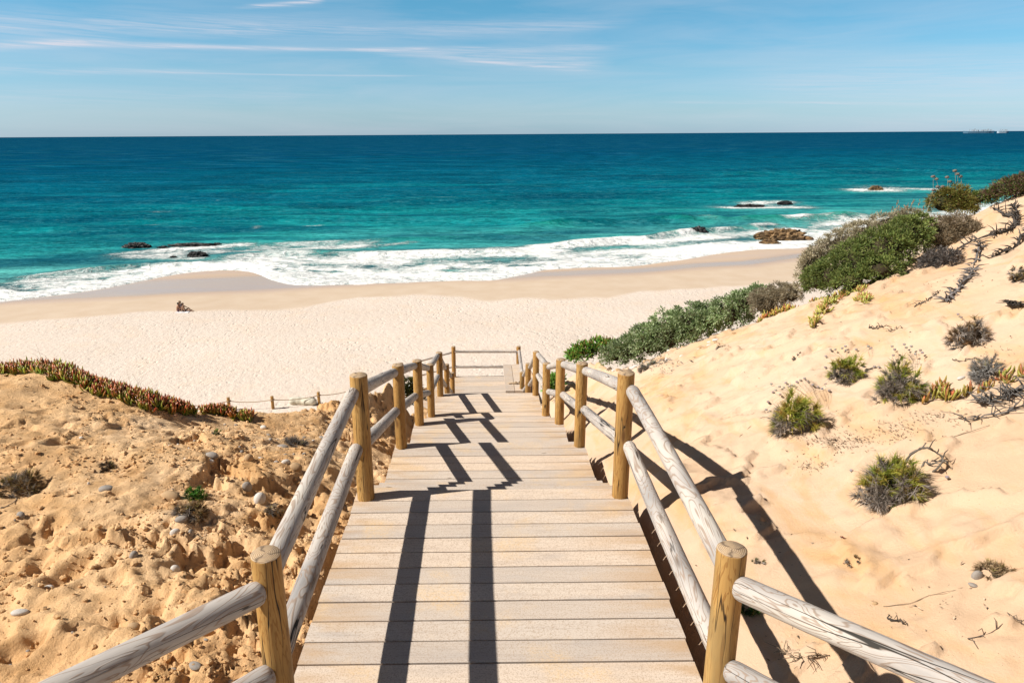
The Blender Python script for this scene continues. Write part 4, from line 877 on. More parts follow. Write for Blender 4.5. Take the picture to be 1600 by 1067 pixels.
gnarl('thin brown twig line pointing down left from the knotted roots', [(1466,460),(1447,474),(1428,482)], .008, .006, 0, 12, tl=.05)
gnarl('upright tangle of roots near the dune top at the right', [(1582,326),(1587,345),(1582,362),(1560,372)], .018, .014, .02, 50, tl=.11)
gnarl('dark clump of roots at the right edge below the knotted root', [(1612,478),(1592,483),(1572,488)], .015, .012, .01, 40, ((.06,.045,.04),(.13,.11,.09)), tl=.06)
gnarl('looping grey root arching over the sand beside the half dead tuft', [(1408,745),(1412,727),(1424,710),(1438,701),(1449,700),(1461,706),(1474,717),(1463,733),(1443,750)], .011, .007, 0, 5, ((.16,.13,.10),(.26,.22,.18)), arch=[.01,.06,.11,.13,.13,.11,.07,.04,.0], tl=.06, wob=.003)
gnarl('second thinner root inside the looping one', [(1437,749),(1441,736),(1453,725),(1463,722),(1473,718)], .008, .006, 0, 3, ((.16,.13,.10),(.26,.22,.18)), arch=[0,.03,.05,.06,.06], tl=.05, wob=.003)
gnarl('long thin dry stem lying up the slope right of the looping root', [(1443,700),(1470,690),(1505,680),(1545,669)], .0025, .0018, 0, 0, ((.22,.16,.10),(.3,.22,.15)), wob=.004)
gnarl('thin curling stem left of the large thrift tuft', [(1216,662),(1190,664),(1170,672),(1155,685)], .003, .002, 0, 1, ((.2,.15,.1),(.28,.2,.13)), wob=.004)
gnarl('long dead branch under the reddish succulent at the right edge', [(1612,638),(1590,640),(1570,649),(1545,655),(1520,660),(1505,664)], .010, .006, .01, 14, ((.16,.14,.125),(.28,.25,.23)), tl=.12)
gnarl('grey bundle of dead twigs behind the reddish succulent', [(1612,612),(1590,618),(1570,628),(1550,636),(1530,640)], .012, .008, .01, 70, ((.13,.115,.10),(.27,.245,.225)), tl=.12)
gnarl('short curved black twig lying on the lower right sand', [(1386,975),(1400,974),(1415,977)], .007, .004, 0, 2, ((.08,.06,.05),(.13,.1,.08)), tl=.03)
gnarl('thin straw lying across the lower right sand', [(1380,950),(1420,946),(1450,938),(1492,927)], .0022, .0015, 0, 0, ((.3,.2,.12),(.36,.26,.17)), wob=.002)
gnarl('fine dry twig at the right edge near the bottom of the picture', [(1510,1010),(1545,1000),(1575,991),(1602,989)], .003, .002, 0, 5, ((.2,.15,.12),(.28,.22,.17)), tl=.05, wob=.003)
gnarl('dry leaning twig upslope of the dead tuft', [(1487,570),(1502,568),(1520,567),(1535,566)], .006, .004, 0, 2, ((.14,.11,.09),(.2,.16,.13)), tl=.05)
gnarl('thin dry root on the upper slope between the trailing succulent and right edge', [(1357,513),(1368,516),(1380,513)], .009, .005, 0, 8, ((.12,.10,.08),(.2,.16,.13)), tl=.05)
gnarl('short dry root right of a similar one on the upper slope', [(1391,518),(1400,516),(1410,515)], .007, .004, 0, 5, ((.12,.10,.08),(.2,.16,.13)), tl=.04)
gnarl('curved pale straw at the left edge of the rough sand', [(0,790),(12,784),(22,775),(24,765)], .006, .003, 0, 0, ((.4,.32,.24),(.46,.38,.3)), wob=.004)
gnarl('tangled twigs lying at the bottom right beside the pole shadow', [(1222,1030),(1240,1038),(1262,1040),(1285,1036)], .004, .002, 0, 26, ((.24,.17,.11),(.34,.26,.18)), tl=.07, wob=.006)
# litter nobody could count: bits of leaf, twig and seed head
def litter(label, spots, n, col, ln=.03, w=.005, name='plant_litter'):
    P = []
    for (a, b, rx, ry, wt) in spots:
        q_, t = hit(a, b); q2, t2 = hit(a, b+ry); q3, t3 = hit(a+rx, b); e1 = q3-q_; e2 = q2-q_
        for _ in range(int(n*wt)):
            u1, u2 = random.gauss(0, .55), random.gauss(0, .55); P.append((q_.x+e1.x*u1+e2.x*u2, q_.y+e1.y*u1+e2.y*u2))
    P = np.array(P); z = np.array([zfine(a, b)+.004 for a, b in P]); n2 = len(P); L = Leaves(); d = unit(RNG.normal(size=(n2, 3))*np.array([1, 1, .22])); cb = cols(n2, col, .25)
    L.flat(np.stack([P[:, 0], P[:, 1], z], 1), d, RNG.uniform(.3, 1.5, n2)*ln, RNG.uniform(.5, 1.6, n2)*w, cb, None, .5)
    o = L.build(name, M['twig'], None, False, (float(P[0, 0]), float(P[0, 1]), float(z[0]))); tag(o, label, 'plant litter', None, 'stuff')
litter('brown crumbs of dead leaf and twig strewn round the thrift tufts', [(1290,700,50,16,1.3),(1330,690,45,14,.9),(1400,680,60,18,1.2),(1470,655,60,12,.8),(1270,730,30,10,.5),(1560,560,50,20,.4),(1300,660,25,16,.3),(1430,570,30,16,.2),(1500,450,60,30,.4),(1380,500,80,30,.15),(1200,600,80,40,.15),(1180,850,120,80,.12),(1450,950,100,60,.2),(1250,1000,60,30,.15)], 190, [(.26,.19,.13),(.33,.25,.18),(.40,.31,.22),(.18,.13,.09)], .022, .007)
litter('straw and twig scraps in the clods by the left railing', [(480,690,50,14,1.2),(550,700,20,14,.5),(430,790,30,16,.5),(590,650,20,16,.5),(330,800,60,20,.3),(150,700,120,40,.3)], 160, [(.3,.25,.2),(.22,.17,.12),(.4,.34,.28)], .035, .004)
litter('grey twiggy litter under the silvery shrub', [(1020,570,40,12,1.),(1090,520,30,8,.5),(980,575,25,8,.5),(1140,508,18,6,.4)], 400, [(.22,.2,.17),(.14,.12,.1),(.32,.3,.26)], .05, .012)
# thin grass standing along the left crest
for (lb, a0, b0, hs) in [('thin pale grass stems leaning at the far left of the crest', 22, 574, 36), ('thin dry grass stems standing over the succulent mat', 95, 580, 38), ('few thin grass stems above the middle of the succulent mat', 208, 618, 30)]:
    q_, t = hit(a0, b0+6); n = 16; p = np.stack([q_.x+RNG.normal(size=n)*.13, q_.y+RNG.normal(size=n)*.08, np.full(n, 0.)], 1); p[:, 2] = [zfine(a, b) for a, b in p[:, :2]]
    L = Leaves(); L.blade(p, unit(np.stack([RNG.normal(size=n)*.35-.15, RNG.normal(size=n)*.2, np.ones(n)], 1)), RNG.uniform(.6, 1.2, n)*hs*t/F*1.6, .003, cols(n, [(.3,.24,.14)]), cols(n, [(.42,.33,.2)]), .6)
    o = L.build('grass_stems', M['leaf'], None, False, tuple(q_)); tag(o, lb, 'grass', 'grass stems on the left crest')
q_ = None
for (lb, a0, b0) in [('thin seeding grass stems above the ridge shrubs', 1405, 340), ('single leaning grass stem at the edge of the grey-brown ridge shrub', 1299, 382)]:
    n = 9 if a0 > 1350 else 3; L = Leaves(); c = att(a0, b0+12, 8.95); p = np.array(c)+np.stack([RNG.normal(size=n)*(.16 if n > 3 else .01), RNG.normal(size=n)*.05, np.zeros(n)], 1)
    d = unit(np.stack([RNG.uniform(.0, .7, n), RNG.normal(size=n)*.1, np.ones(n)], 1)); ln = RNG.uniform(.22, .42, n) if n > 3 else np.full(n, .2); L.blade(p, d, ln, .007, cols(n, [(.3,.24,.14)]), cols(n, [(.42,.33,.2)]), .2)
    m_ = n*10; i = RNG.integers(0, n, m_); f = RNG.uniform(.75, 1., (m_, 1)); L.flat(p[i]+d[i]*ln[i][:, None]*f, unit(d[i]+rv(m_)*.4), .03, .012, cols(m_, [(.36,.28,.18),(.25,.18,.12)])); o = L.build('grass_stems', M['leaf'], None, False, tuple(c)); tag(o, lb, 'grass', 'grass stems on the ridge')
# ------------------------------------------------------------------ pebbles
_pm = []
for s_ in range(5):
    bm = bmesh.new(); bmesh.ops.create_icosphere(bm, subdivisions=3, radius=1.); rr3 = random.Random(s_); ax = [Vector((rr3.gauss(0, 1), rr3.gauss(0, 1), rr3.gauss(0, 1))).normalized() for _ in range(3)]
    for v in bm.verts: v.co *= 1+sum(.10*math.sin(v.co.dot(a)*2.3+k_) for k_, a in enumerate(ax))
    for f in bm.faces: f.smooth = True
    _pm.append(bm); 
def pebble(label, px, py, rx, rz, mt, grp, rot=None, bury=.35):
    q_, t = hit(px, py+rz*.5); me = bpy.data.meshes.new('pebble'); random.choice(_pm).to_mesh(me); r = rx*t/F
    o = link('pebble', me, M[mt]); h_ = rz*t/F; o.scale = (r, r*random.uniform(.6, .85), h_); o.rotation_euler = (random.uniform(-.2, .2), random.uniform(-.2, .2), random.uniform(-.5, .5) if rot is None else rot)
    o.location = (q_.x, q_.y, zfine(q_.x, q_.y)+h_*(1-2*bury)*.9); tag(o, label, 'pebble', grp); return o
G1 = 'pebbles lying in the rough sand'
for (lb, a, b, rx, rz, mt) in [('big tan-grey pebble left of the vivid green tuft', 264, 763, 15, 9, 'pebo'), ('flat grey pebble on top of the small pebble cluster', 283, 812, 9, 5, 'peb'), ('pale pebble on the left of the small pebble cluster', 272, 820, 7, 7, 'pebw'), ('grey pebble on the right of the small pebble cluster', 297, 821, 5, 7, 'peb'), ('dark blue-grey pebble below and left of the pebble cluster', 208, 861, 7, 8, 'peb'),
    ('white pebble directly below the pebble cluster', 270, 864, 7, 7, 'pebw'), ('small blue-grey pebble near the left edge by two footprints', 32, 803, 6, 5, 'peb'), ('oval grey pebble left of the big tan-grey one', 165, 765, 11, 5, 'peb'), ('rounded grey stone right of the tiny green tuft', 328, 702, 10, 6, 'peb'), ('long grey stone touching the rounded grey stone', 325, 708, 8, 3, 'pebw'),
    ('tan rounded stone with a dark side further right among clods', 388, 712, 8, 7, 'pebo'), ('pale angular stone near the lower railing pole', 406, 776, 10, 9, 'pebw'), ('tan rounded stone above the pale angular one', 386, 761, 7, 8, 'peb'), ('flat white pebble low at the left edge', 31, 954, 11, 5, 'pebw'), ('small white pebble near the foot of the nearest left post', 359, 1051, 4, 5, 'pebw'),
    ('brown flat stone near the foot of the nearest left post', 303, 1035, 10, 4, 'peb'), ('round clay-coloured stone on the lower slope', 207, 971, 9, 7, 'pebo'), ('small white pebble left of centre on the lower slope', 75, 909, 6, 3, 'pebw'), ('tan stone beside the tan rounded one near the railing', 460, 723, 10, 7, 'pebo'), ('pale blue stone between two tan ones near the railing', 446, 719, 6, 5, 'pebw'), ('yellowish stone just below the pebble cluster', 265, 846, 5, 5, 'pebo'), ('grey stone resting against the nearest left post', 403, 1046, 6, 6, 'peb'),
    ('grey stone high on the clods behind the railing pole', 440, 690, 8, 4, 'peb'), ('white stone chip behind the railing pole', 411, 665, 5, 3, 'pebw')]: pebble(lb, a, b, rx, rz, mt, G1)
G2 = 'small pebbles scattered over the rough sand'
for i in range(75):
    if i < 50: a, b = random.gauss(430, 70), random.gauss(695, 28)
    else: a, b = random.uniform(10, 400), random.uniform(660, 1040)
    if b < 655 or a > 560: continue
    pebble('small pebble scattered among the clods of the rough sand', a, b, random.uniform(1.6, 4.2), random.uniform(1.2, 2.8), random.choice(['peb', 'pebw', 'peb', 'pebo']), G2)
for (lb, a, b, rx, rz, mt) in [('round pinkish grey pebble beside the dry straw tuft', 1526, 904, 9, 9, 'peb'), ('small flat pebble below the round pinkish one', 1519, 915, 6, 3, 'peb'), ('tan oval pebble at the left foot of the half dead tuft', 1343, 776, 7, 4, 'pebo'), ('small tan pebble on the lower right sand', 1367, 944, 4, 3, 'pebo'), ('pale pebble near the flower stalks of the grey-based tuft', 1500, 595, 7, 3, 'pebw'), ('flat white stone on the bank beside the far right posts', 996, 562, 8, 4, 'pebw')]: pebble(lb, a, b, rx, rz, mt, 'pebbles on the smooth dune')
for i in range(46):
    a = random.uniform(955, 1150); b = 585-(a-955)*.35+random.uniform(-12, 14)
    pebble('pale stone chip on the bank under the silvery shrub', a, b, random.uniform(2, 5), random.uniform(1.2, 2.6), random.choice(['pebw', 'pebw', 'pebo', 'peb']), 'stone chips under the silvery shrub')
# ------------------------------------------------------------------ rocks in the surf
def rock(label, px, py, wpx, hpx, mt, grp, seed, depth=.6, fr=1.6):
    p = atz(px, py, SEAZ+.1); t = (p-CP).length; w_ = wpx*t/F/2; h_ = hpx*t/F*1.05; bm = bmesh.new(); bmesh.ops.create_icosphere(bm, subdivisions=5, radius=1.)
    co = np.array([v.co[:] for v in bm.verts]); tri = np.array([[v.index for v in f.verts] for f in bm.faces]); bm.free()
    a, b = co[:, 0]*fr+seed, co[:, 1]*fr+co[:, 2]*1.1
    n_ = fbm(a, b, 5, seed, .6, ridge=True)+.5*fbm(co[:, 0]*fr*2+9, co[:, 2]*fr*2+co[:, 1], 4, seed+3)
    co2 = co*(1+1.0*n_[:, None]+.30*fbm(co[:, 0]*6+seed, co[:, 1]*6+co[:, 2]*5, 3, seed+5)[:, None]); co2[:, 2] = np.where(co2[:, 2] > 0, co2[:, 2], co2[:, 2]*.4); co2[:, 2] += .25*fbm(co[:, 0]*2.3+seed, co[:, 1]*2, 4, seed+8, ridge=True)*(co[:, 2] > -.1)
    co2 = co2/np.array([np.abs(co2[:, 0]).max(), np.abs(co2[:, 1]).max(), co2[:, 2].max()])*np.array([w_, w_*depth, h_])
    o = link('rock', mesh_np('rock', co2, tri, False), M[mt]); o.location = (p.x, p.y+w_*depth*.6, SEAZ); tag(o, label, 'rock', grp); return o
RG = 'rocks standing in the surf'
for i, (lb, a, b, w_, h_, mt, dp) in enumerate([('dark rock with a humped top, leftmost in the surf', 211, 388, 46, 8, 'rock', .5), ('small low dark rock between the humped one and the long reef', 254, 388, 20, 4, 'rock', .5), ('long low dark reef behind the left wash', 298, 386, 78, 6, 'rock', .25), ('dark rock chip on the right end of the long reef', 338, 384, 16, 5, 'rock', .5), ('rounded dark rock in front of the long reef', 306, 401, 32, 8, 'rock', .6), ('tiny dark rock beside the rounded one', 270, 402, 12, 3, 'rock', .5),
    ('large ochre sandstone rock where the surf meets the right beach', 1226, 375, 84, 15, 'brock', .45), ('low ochre slab in front of the large sandstone rock', 1205, 381, 34, 6, 'brock', .5), ('small ochre rock at the right tip of the large sandstone rock', 1265, 375, 16, 5, 'brock', .6), ('dark rock breaking through the white wash left of the sandstone rock', 1092, 366, 32, 12, 'rock', .5), ('low dark reef at the left of an offshore foam patch', 1172, 323, 48, 4, 'rock', .3), ('dark rock at the right of the same offshore foam patch', 1228, 319, 24, 5, 'rock', .5), ('brown rock in the farthest foam patch offshore', 1370, 298, 22, 7, 'brock', .5)]): rock(lb, a, b, w_, h_, mt, RG, i*3+1, dp)
# ------------------------------------------------------------------ beach fence, canvas roll
fn_ = empty('rope_fence', tuple(atz(427, 641, BZ))); tag(fn_, 'rope strung between short wooden posts on the beach beyond the left dune', 'fence'); org = fn_.location.copy(); tops = []
for (a, b) in [(359, 643), (427, 641), (499, 634)]:
    p = atz(a, b, BZ); p.z = BZ-.2; o = link('post', post_mesh(1.3, .3, .11, int(a)), [M['post'], M['top']], fn_); o.location = p-org; tops.append(p+Vector((0, 0, 1.02)))
    kn = tube('rope_knot', [p+Vector((.12, -.1, 1.0))-org, p+Vector((-.13, -.1, 1.02))-org, p+Vector((-.1, .12, 1.04))-org, p+Vector((.14, .08, 1.0))-org], .05, M['rope'], fn_)
pl = [atz(290, 652, BZ)+Vector((0, 0, .9))]+tops+[atz(560, 624, BZ)+Vector((0, 0, .9))]
rp = []
for i in range(len(pl)-1):
    for k_ in range(8): f = k_/8; q_ = pl[i].lerp(pl[i+1], f); q_.z -= .14*4*f*(1-f); rp.append(q_-org)
rp.append(pl[-1]-org); tube('rope', rp, .028, M['rope'], fn_, 6)
p = atz(474, 634, BZ); cr_ = empty('canvas_roll', (p.x, p.y, BZ)); tag(cr_, 'pale canvas roll lying on the beach beside the rope fence', 'canvas roll')
bd = []; rd = []
for k_ in range(15):
    f = k_/14; bd.append((-1.0+2.0*f, .1*math.sin(f*5), .34+.02*math.sin(f*9))); rd.append(.30*min(1, .55+4*min(f, 1-f))*(1+.06*math.sin(f*23)))
tube('canvas', bd, rd, M['canvas'], cr_, 18)
for xx in (.62, .78): tube('strap', [(xx+.01*math.sin(a_), .335*math.cos(a_)+.02, .34+.335*math.sin(a_)) for a_ in [k_*math.pi/8 for k_ in range(17)]], .02, M['dark'], cr_, 6)
# ------------------------------------------------------------------ people
def skin_obj(name, pts, edges, rad, mat_, parent=None, root=0):
    me = bpy.data.meshes.new(name); me.from_pydata([tuple(p) for p in pts], edges, []); me.update(); o = link(name, me, mat_, parent)
    md = o.modifiers.new('skin', 'SKIN'); md.use_smooth_shade = True
    for i, r in enumerate(rad): r = r if isinstance(r, tuple) else (r, r); me.skin_vertices[0].data[i].radius = r; me.skin_vertices[0].data[i].use_root = (i == root)
    s = o.modifiers.new('sub', 'SUBSURF'); s.levels = 1; s.render_levels = 2; return o
def skinmat(n, c): return mat_plain(n, c, .55, 6., .12)
SK = [skinmat('tanned_skin', (.36, .19, .12)), skinmat('fair_skin', (.50, .31, .22)), skinmat('olive_skin', (.42, .25, .16))]
HR = [mat_plain('black_hair', (.012, .01, .01)), mat_plain('sandy_hair', (.22, .13, .06)), mat_plain('dark_hair', (.02, .014, .012))]
CL = [mat_plain('maroon_cloth', (.09, .02, .035)), mat_plain('pale_pink_cloth', (.62, .5, .5)), mat_plain('navy_cloth', (.03, .035, .06))]
def person(label, loc, rz, k_, legs, arms, lean=.1, shirt=False, sc=1.):
    """seated figure: joints in metres, +x is the way the figure faces, pelvis at the origin"""
    root = empty('person', loc, rz); root.scale = (sc, sc, sc); tag(root, label, 'person', 'people sitting on the beach')
    pts = []; ed = []; rad = []
    def a(p, r, frm=None):
        pts.append(Vector(p)); rad.append(r)
        if frm is not None: ed.append((frm, len(pts)-1))
        return len(pts)-1
    L = lean
    pel = a((0, 0, .12), (.15, .12)); wa = a((-.02+L*.15, 0, .30), (.12, .105), pel); ch = a((L*.5, 0, .47), (.15, .115), wa); nk0 = a((L*.9, 0, .60), (.075, .07), ch); nk = a((L*1.0, 0, .66), .05, nk0)
    hd0 = a((L*1.15+.01, 0, .74), (.07, .078), nk); hd = a((L*1.2+.015, 0, .81), (.078, .092), hd0); hdt = a((L*1.2+.0, 0, .875), (.06, .07), hd)
    chin = a((L*1.15+.075, 0, .735), .028, hd0); nose = a((L*1.2+.102, 0, .79), .012, hd); 
    for s in (-1, 1):
        a((L*1.2+.0, s*.085, .795), .016, hd)
        sh = a((L*.75, s*.16, .575), .062, ch if s > 0 else ch)
        el_, ha = arms[0 if s < 0 else 1]; e = a(el_, .040, sh); f_ = a((Vector(el_)+Vector(ha))/2, .036, e); wr = a(ha, .024, f_)
        d = (Vector(ha)-Vector(el_)).normalized(); sd = d.cross(Vector((0, 0, 1)));  sd = sd.normalized() if sd.length > .1 else Vector((0, 1, 0)); pm = a(Vector(ha)+d*.05, (.036, .018), wr)
        for q_, ln in ((-.028, .055), (-.010, .070), (.010, .066), (.028, .050)):
            f1_ = a(pts[pm]+d*.035+sd*q_, .009, pm); f2_ = a(pts[f1_]+d*ln*.6, .008, f1_); a(pts[f2_]+d*ln*.4+Vector((0, 0, -.012)), .007, f2_)
        th = a(pts[wr]+d*.03+sd*.035*s, .010, wr); a(pts[th]+d*.03+sd*.012*s, .008, th)
        kn_, an = legs[0 if s < 0 else 1]; hp = a((.05, s*.095, .105), .09, pel); th2 = a((Vector((.05, s*.095, .105))+Vector(kn_))/2, .078, hp); kj = a(kn_, .054, th2); cf = a(Vector(kn_).lerp(Vector(an), .35), .052, kj); ak = a(an, .034, cf)
        hl = a(Vector(an)+Vector((-.02, 0, -.03)), .03, ak); a(Vector(an)+Vector((.11, 0, -.035)), (.035, .02), ak)
    skin_obj('body', pts, ed, rad, SK[k_], root)
    hz = Vector((L*1.2, 0, .845)); skin_obj('hair', [hz+Vector((-.02, 0, -.05)), hz+Vector((-.015, 0, .0)), hz+Vector((.02, 0, .035)), hz+Vector((-.06, 0, -.07))], [(0, 1), (1, 2), (0, 3)], [(.088, .09), (.096, .096), (.07, .08), (.055, .07)], HR[k_], root)
    sp = [Vector((0, 0, .115)), Vector((0, 0, .2))]; se = [(0, 1)]; sr_ = [(.165, .13), (.135, .115)]
    for s in (-1, 1):
        kn_ = Vector(legs[0 if s < 0 else 1][0]); h0 = Vector((.05, s*.095, .105)); sp += [h0, h0.lerp(kn_, .5)]; sr_ += [.102, .09]; se += [(0, len(sp)-2), (len(sp)-2, len(sp)-1)]
    skin_obj('shorts', sp, se, sr_, CL[k_] if not shirt else CL[2], root)
    if shirt: skin_obj('top', [Vector((-.02+L*.1, 0, .24)), Vector((L*.3, 0, .36)), Vector((L*.5, 0, .47)), Vector((L*.72, 0, .56))], [(0, 1), (1, 2), (2, 3)], [(.14, .125), (.14, .12), (.165, .13), (.12, .09)], CL[1], root)
    return root
def bp(px, py): p = atz(px, py, BZ); return Vector((p.x, p.y, zbeach(p.x, p.y)))
bent = (((.42, -.13, .42), (.50, -.14, .05)), ((.40, .14, .44), (.52, .13, .05)))
hug = (((.26, -.22, .38), (.48, -.06, .34)), ((.26, .22, .38), (.48, .06, .34)))
propd = (((-.12, -.26, .34), (-.24, -.28, .05)), ((.25, .2, .36), (.45, .12, .36)))
person('dark haired person with a bare tanned back, leftmost of the three on the beach', bp(277.5, 487.5), .35, 0, bent, hug, .14, False, 1.15)
person('sandy haired person in a pale top sitting highest, in the middle of the three', bp(283.3, 485.5), 2.5, 1, bent, hug, .10, True, 1.22)
person('dark haired person with outstretched legs, rightmost of the three on the beach', bp(288.2, 487), .05, 2, (((.45, -.11, .17), (.88, -.13, .06)), ((.40, .13, .30), (.70, .14, .05))), propd, -.06, False, 1.1)
tp = bp(285.5, 488.5); tw = mesh_np('towel', [(-.8+1.6*i/8, -.35+.7*j/4, .03+.02*math.sin(i*1.7+j)) for j in range(5) for i in range(9)]+[(-.8+1.6*i/8, -.35+.7*j/4, -.02) for j in range(5) for i in range(9)],
    np.array([(j*9+i, j*9+i+1, j*9+i+10, j*9+i+9) for j in range(4) for i in range(8)]+[(45+j*9+i+9, 45+j*9+i+10, 45+j*9+i+1, 45+j*9+i) for j in range(4) for i in range(8)]+[(i, 45+i, 46+i, i+1) for i in range(8)]+[(36+i+1, 82+i, 81+i, 36+i) for i in range(8)]), True)
o = link('beach_towel', tw, mat_plain('white_towel', (.74, .72, .74), .9)); o.location = tp; o.scale = (.9, .9, 1.2); tag(o, 'white towel spread under the three people on the beach', 'towel')
# ------------------------------------------------------------------ ships on the horizon
def ship(label, px0, px1, kind):
    py = 205.6; D_ = 8200.; c = ray((px0+px1)/2, py); c = Vector((c.x, c.y, 0)).normalized()*D_; a = ray(px0, py); b = ray(px1, py); Lh = (Vector((a.x, a.y, 0)).normalized()*D_-Vector((b.x, b.y, 0)).normalized()*D_).length/2
    root = empty('cargo_ship', (c.x, c.y, SEAZ), -math.atan2(c.x, c.y)+.05); tag(root, label, 'ship', 'ships on the horizon')
    def hullm(x0, x1, z0, z1, w_, rake):
        st = 12; vs = []; 
        for i in range(st+1):
            f = i/st; x = x0+(x1-x0)*f; t_ = min(1, 5*f+.15, 5*(1-f)+.05); sh = (abs(f-.5)*2)**3*4
            for (yy, zz, k_) in ((-1, z1+sh, 1), (-.75, z0, .95), (.75, z0, .95), (1, z1+sh, 1)): vs.append(((x-(x0+x1)/2)*(1+rake*(zz > z0)*.02)+(x0+x1)/2, yy*w_*t_, zz))
        fs = [(i*4+j, i*4+4+j, i*4+4+(j+1) % 4, i*4+(j+1) % 4) for i in range(st) for j in range(4)]+[(3, 2, 1, 0), (st*4, st*4+1, st*4+2, st*4+3)]
        return mesh_np('hull', vs, np.array(fs))
    def box(nm, x, z0, z1, lx, ly, m_):
        vs = [(x+sx_*lx, sy*ly*(1 if z == z0 else .9), z) for z in (z0, z1) for sx_, sy in ((-1, -1), (1, -1), (1, 1), (-1, 1))]; return link(nm, mesh_np(nm, vs, np.array([(3, 2, 1, 0), (4, 5, 6, 7), (0, 1, 5, 4), (1, 2, 6, 5), (2, 3, 7, 6), (3, 0, 4, 7)])), m_, root)
    hm = mat_plain('hazed_hull_paint', (.10, .20, .28), .5, .02) if kind == 0 else mat_plain('hazed_pale_paint', (.38, .46, .52), .5, .02); wm = mat_plain('hazed_white_paint', (.30, .35, .39), .5, .02)  # distance haze mixed into the paint colours
    link('hull', hullm(-Lh, Lh, -2, 17 if kind == 0 else 15, 22, 1), hm, root)
    for (f, h_, lx) in ([(-.40, 28, .035), (-.26, 44, .018), (-.09, 26, .03), (.20, 24, .035), (.42, 30, .03), (.60, 40, .022), (.78, 30, .03)] if kind == 0 else [(-.1, 34, .12), (.55, 26, .2)]):
        box('deckhouse', f*Lh, 17 if kind == 0 else 15, 17+h_*.55, lx*Lh*(2.2 if kind == 0 else 1), 12, wm)
    for f in ((-.6, -.3, .0, .3, .55) if kind == 0 else (-.5, .3)): box('mast', f*Lh, 16, 36 if f != .0 else 32, 2.5, 2.5, wm)
    return root
ship('long dark cargo ship with white deckhouses on the horizon at the far right', 1505, 1553, 0)
ship('smaller pale ship on the horizon behind the long dark one', 1558, 1576, 1)

# ------------------------------------------------------------------ crumbled clods lying on the rough sand
def clods(n):
    bm = bmesh.new(); bmesh.ops.create_icosphere(bm, subdivisions=1, radius=1.); base = np.array([v.co[:] for v in bm.verts]); tri = np.array([[v.index for v in f.verts] for f in bm.faces]); bm.free()
    j = RNG.integers(0, ny, n*14); i = RNG.integers(0, nx, n*14); x = gx[i]; y = gy[j]; m = (x < -1.0) & (x > -6.5) & (y > 1.6) & (y < 10)
    dens_ = (.12+q*.5+clus*.9)[j, i]; m &= RNG.uniform(0, 1, len(m)) < dens_*.55; i, j = i[m][:n], j[m][:n]; k_ = len(i)
    x = gx[i]+RNG.uniform(-.01, .01, k_); y = gy[j]+RNG.uniform(-.01, .01, k_); z = Zf[j, i]; s_ = .0045*(1-RNG.uniform(0, .97, k_))**-.55; s_ = np.minimum(s_, .020)
    v = base[None]*(1+RNG.normal(size=(k_, 12, 1))*.22)*s_[:, None, None]*np.array([1, 1, .75])+np.stack([x, y, z+s_*.3], 1)[:, None]
    me = mesh_np('sand_clods', v.reshape(-1, 3), (tri[None]+np.arange(k_)[:, None, None]*12).reshape(-1, 3), False, {'rough': np.ones(k_*12), 'damp': np.repeat(RNG.uniform(0, .25, k_), 12)})
    o = link('sand_clods', me, M['sand']); tag(o, 'crumbled clods of orange sand strewn over the rough dune left of the boardwalk', 'sand clods', None, 'stuff')
clods(13000)
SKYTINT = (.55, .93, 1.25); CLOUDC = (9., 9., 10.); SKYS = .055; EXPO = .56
# ------------------------------------------------------------------ light and sky
sun = bpy.data.lights.new('sun', 'SUN'); sun.energy = 5.0; sun.angle = R(.53); sun.color = (1, .955, .88)
so = bpy.data.objects.new('sun', sun); COL.objects.link(so)
so.rotation_euler = Vector((-1.06, -.22, 1)).to_track_quat('Z', 'Y').to_euler()
w = bpy.data.worlds.new('World'); scene.world = w; w.use_nodes = True
k = NT.__new__(NT); k.t = w.node_tree; k.t.nodes.clear(); k.out = k.n('ShaderNodeOutputWorld')
sky = k.n('ShaderNodeTexSky'); sky.sky_type = 'NISHITA'; sky.sun_disc = False; sky.sun_elevation = R(42.7); sky.sun_rotation = math.atan2(-1.06, -.22)
sky.air_density = 1.0; sky.dust_density = .35; sky.ozone_density = 2.5; sky.altitude = 0
dirv = k.n('ShaderNodeTexCoord').outputs['Generated']
sep = k.n('ShaderNodeSeparateXYZ'); k.l(dirv, sep.inputs[0])
az = k.math('MULTIPLY', k.math('ARCTAN2', sep.outputs[0], sep.outputs[1]), 57.2958)
el = k.math('MULTIPLY', k.math('ARCSINE', sep.outputs[2]), 57.2958)
cmb = k.n('ShaderNodeCombineXYZ'); k.l(k.math('MULTIPLY', az, .10), cmb.inputs[0]); k.l(k.math('MULTIPLY', el, .9), cmb.inputs[1])
nz = k.noise(cmb.outputs[0], 1.3, 6, .62, .5)
cmb2 = k.n('ShaderNodeCombineXYZ'); k.l(k.math('MULTIPLY', k.math('ADD', az, k.math('MULTIPLY', el, 3.)), .09), cmb2.inputs[0]); k.l(k.math('ADD', k.math('MULTIPLY', el, 2.6), k.math('MULTIPLY', az, .07)), cmb2.inputs[1])
nf = k.ramp(k.noise(cmb2.outputs[0], 2., 7, .68, .5), [(.36, 0), (.66, 1)])
def ae(px, py): d = ray(px, py).normalized(); return math.degrees(math.atan2(d.x, d.y)), math.degrees(math.asin(d.z))
tot = None
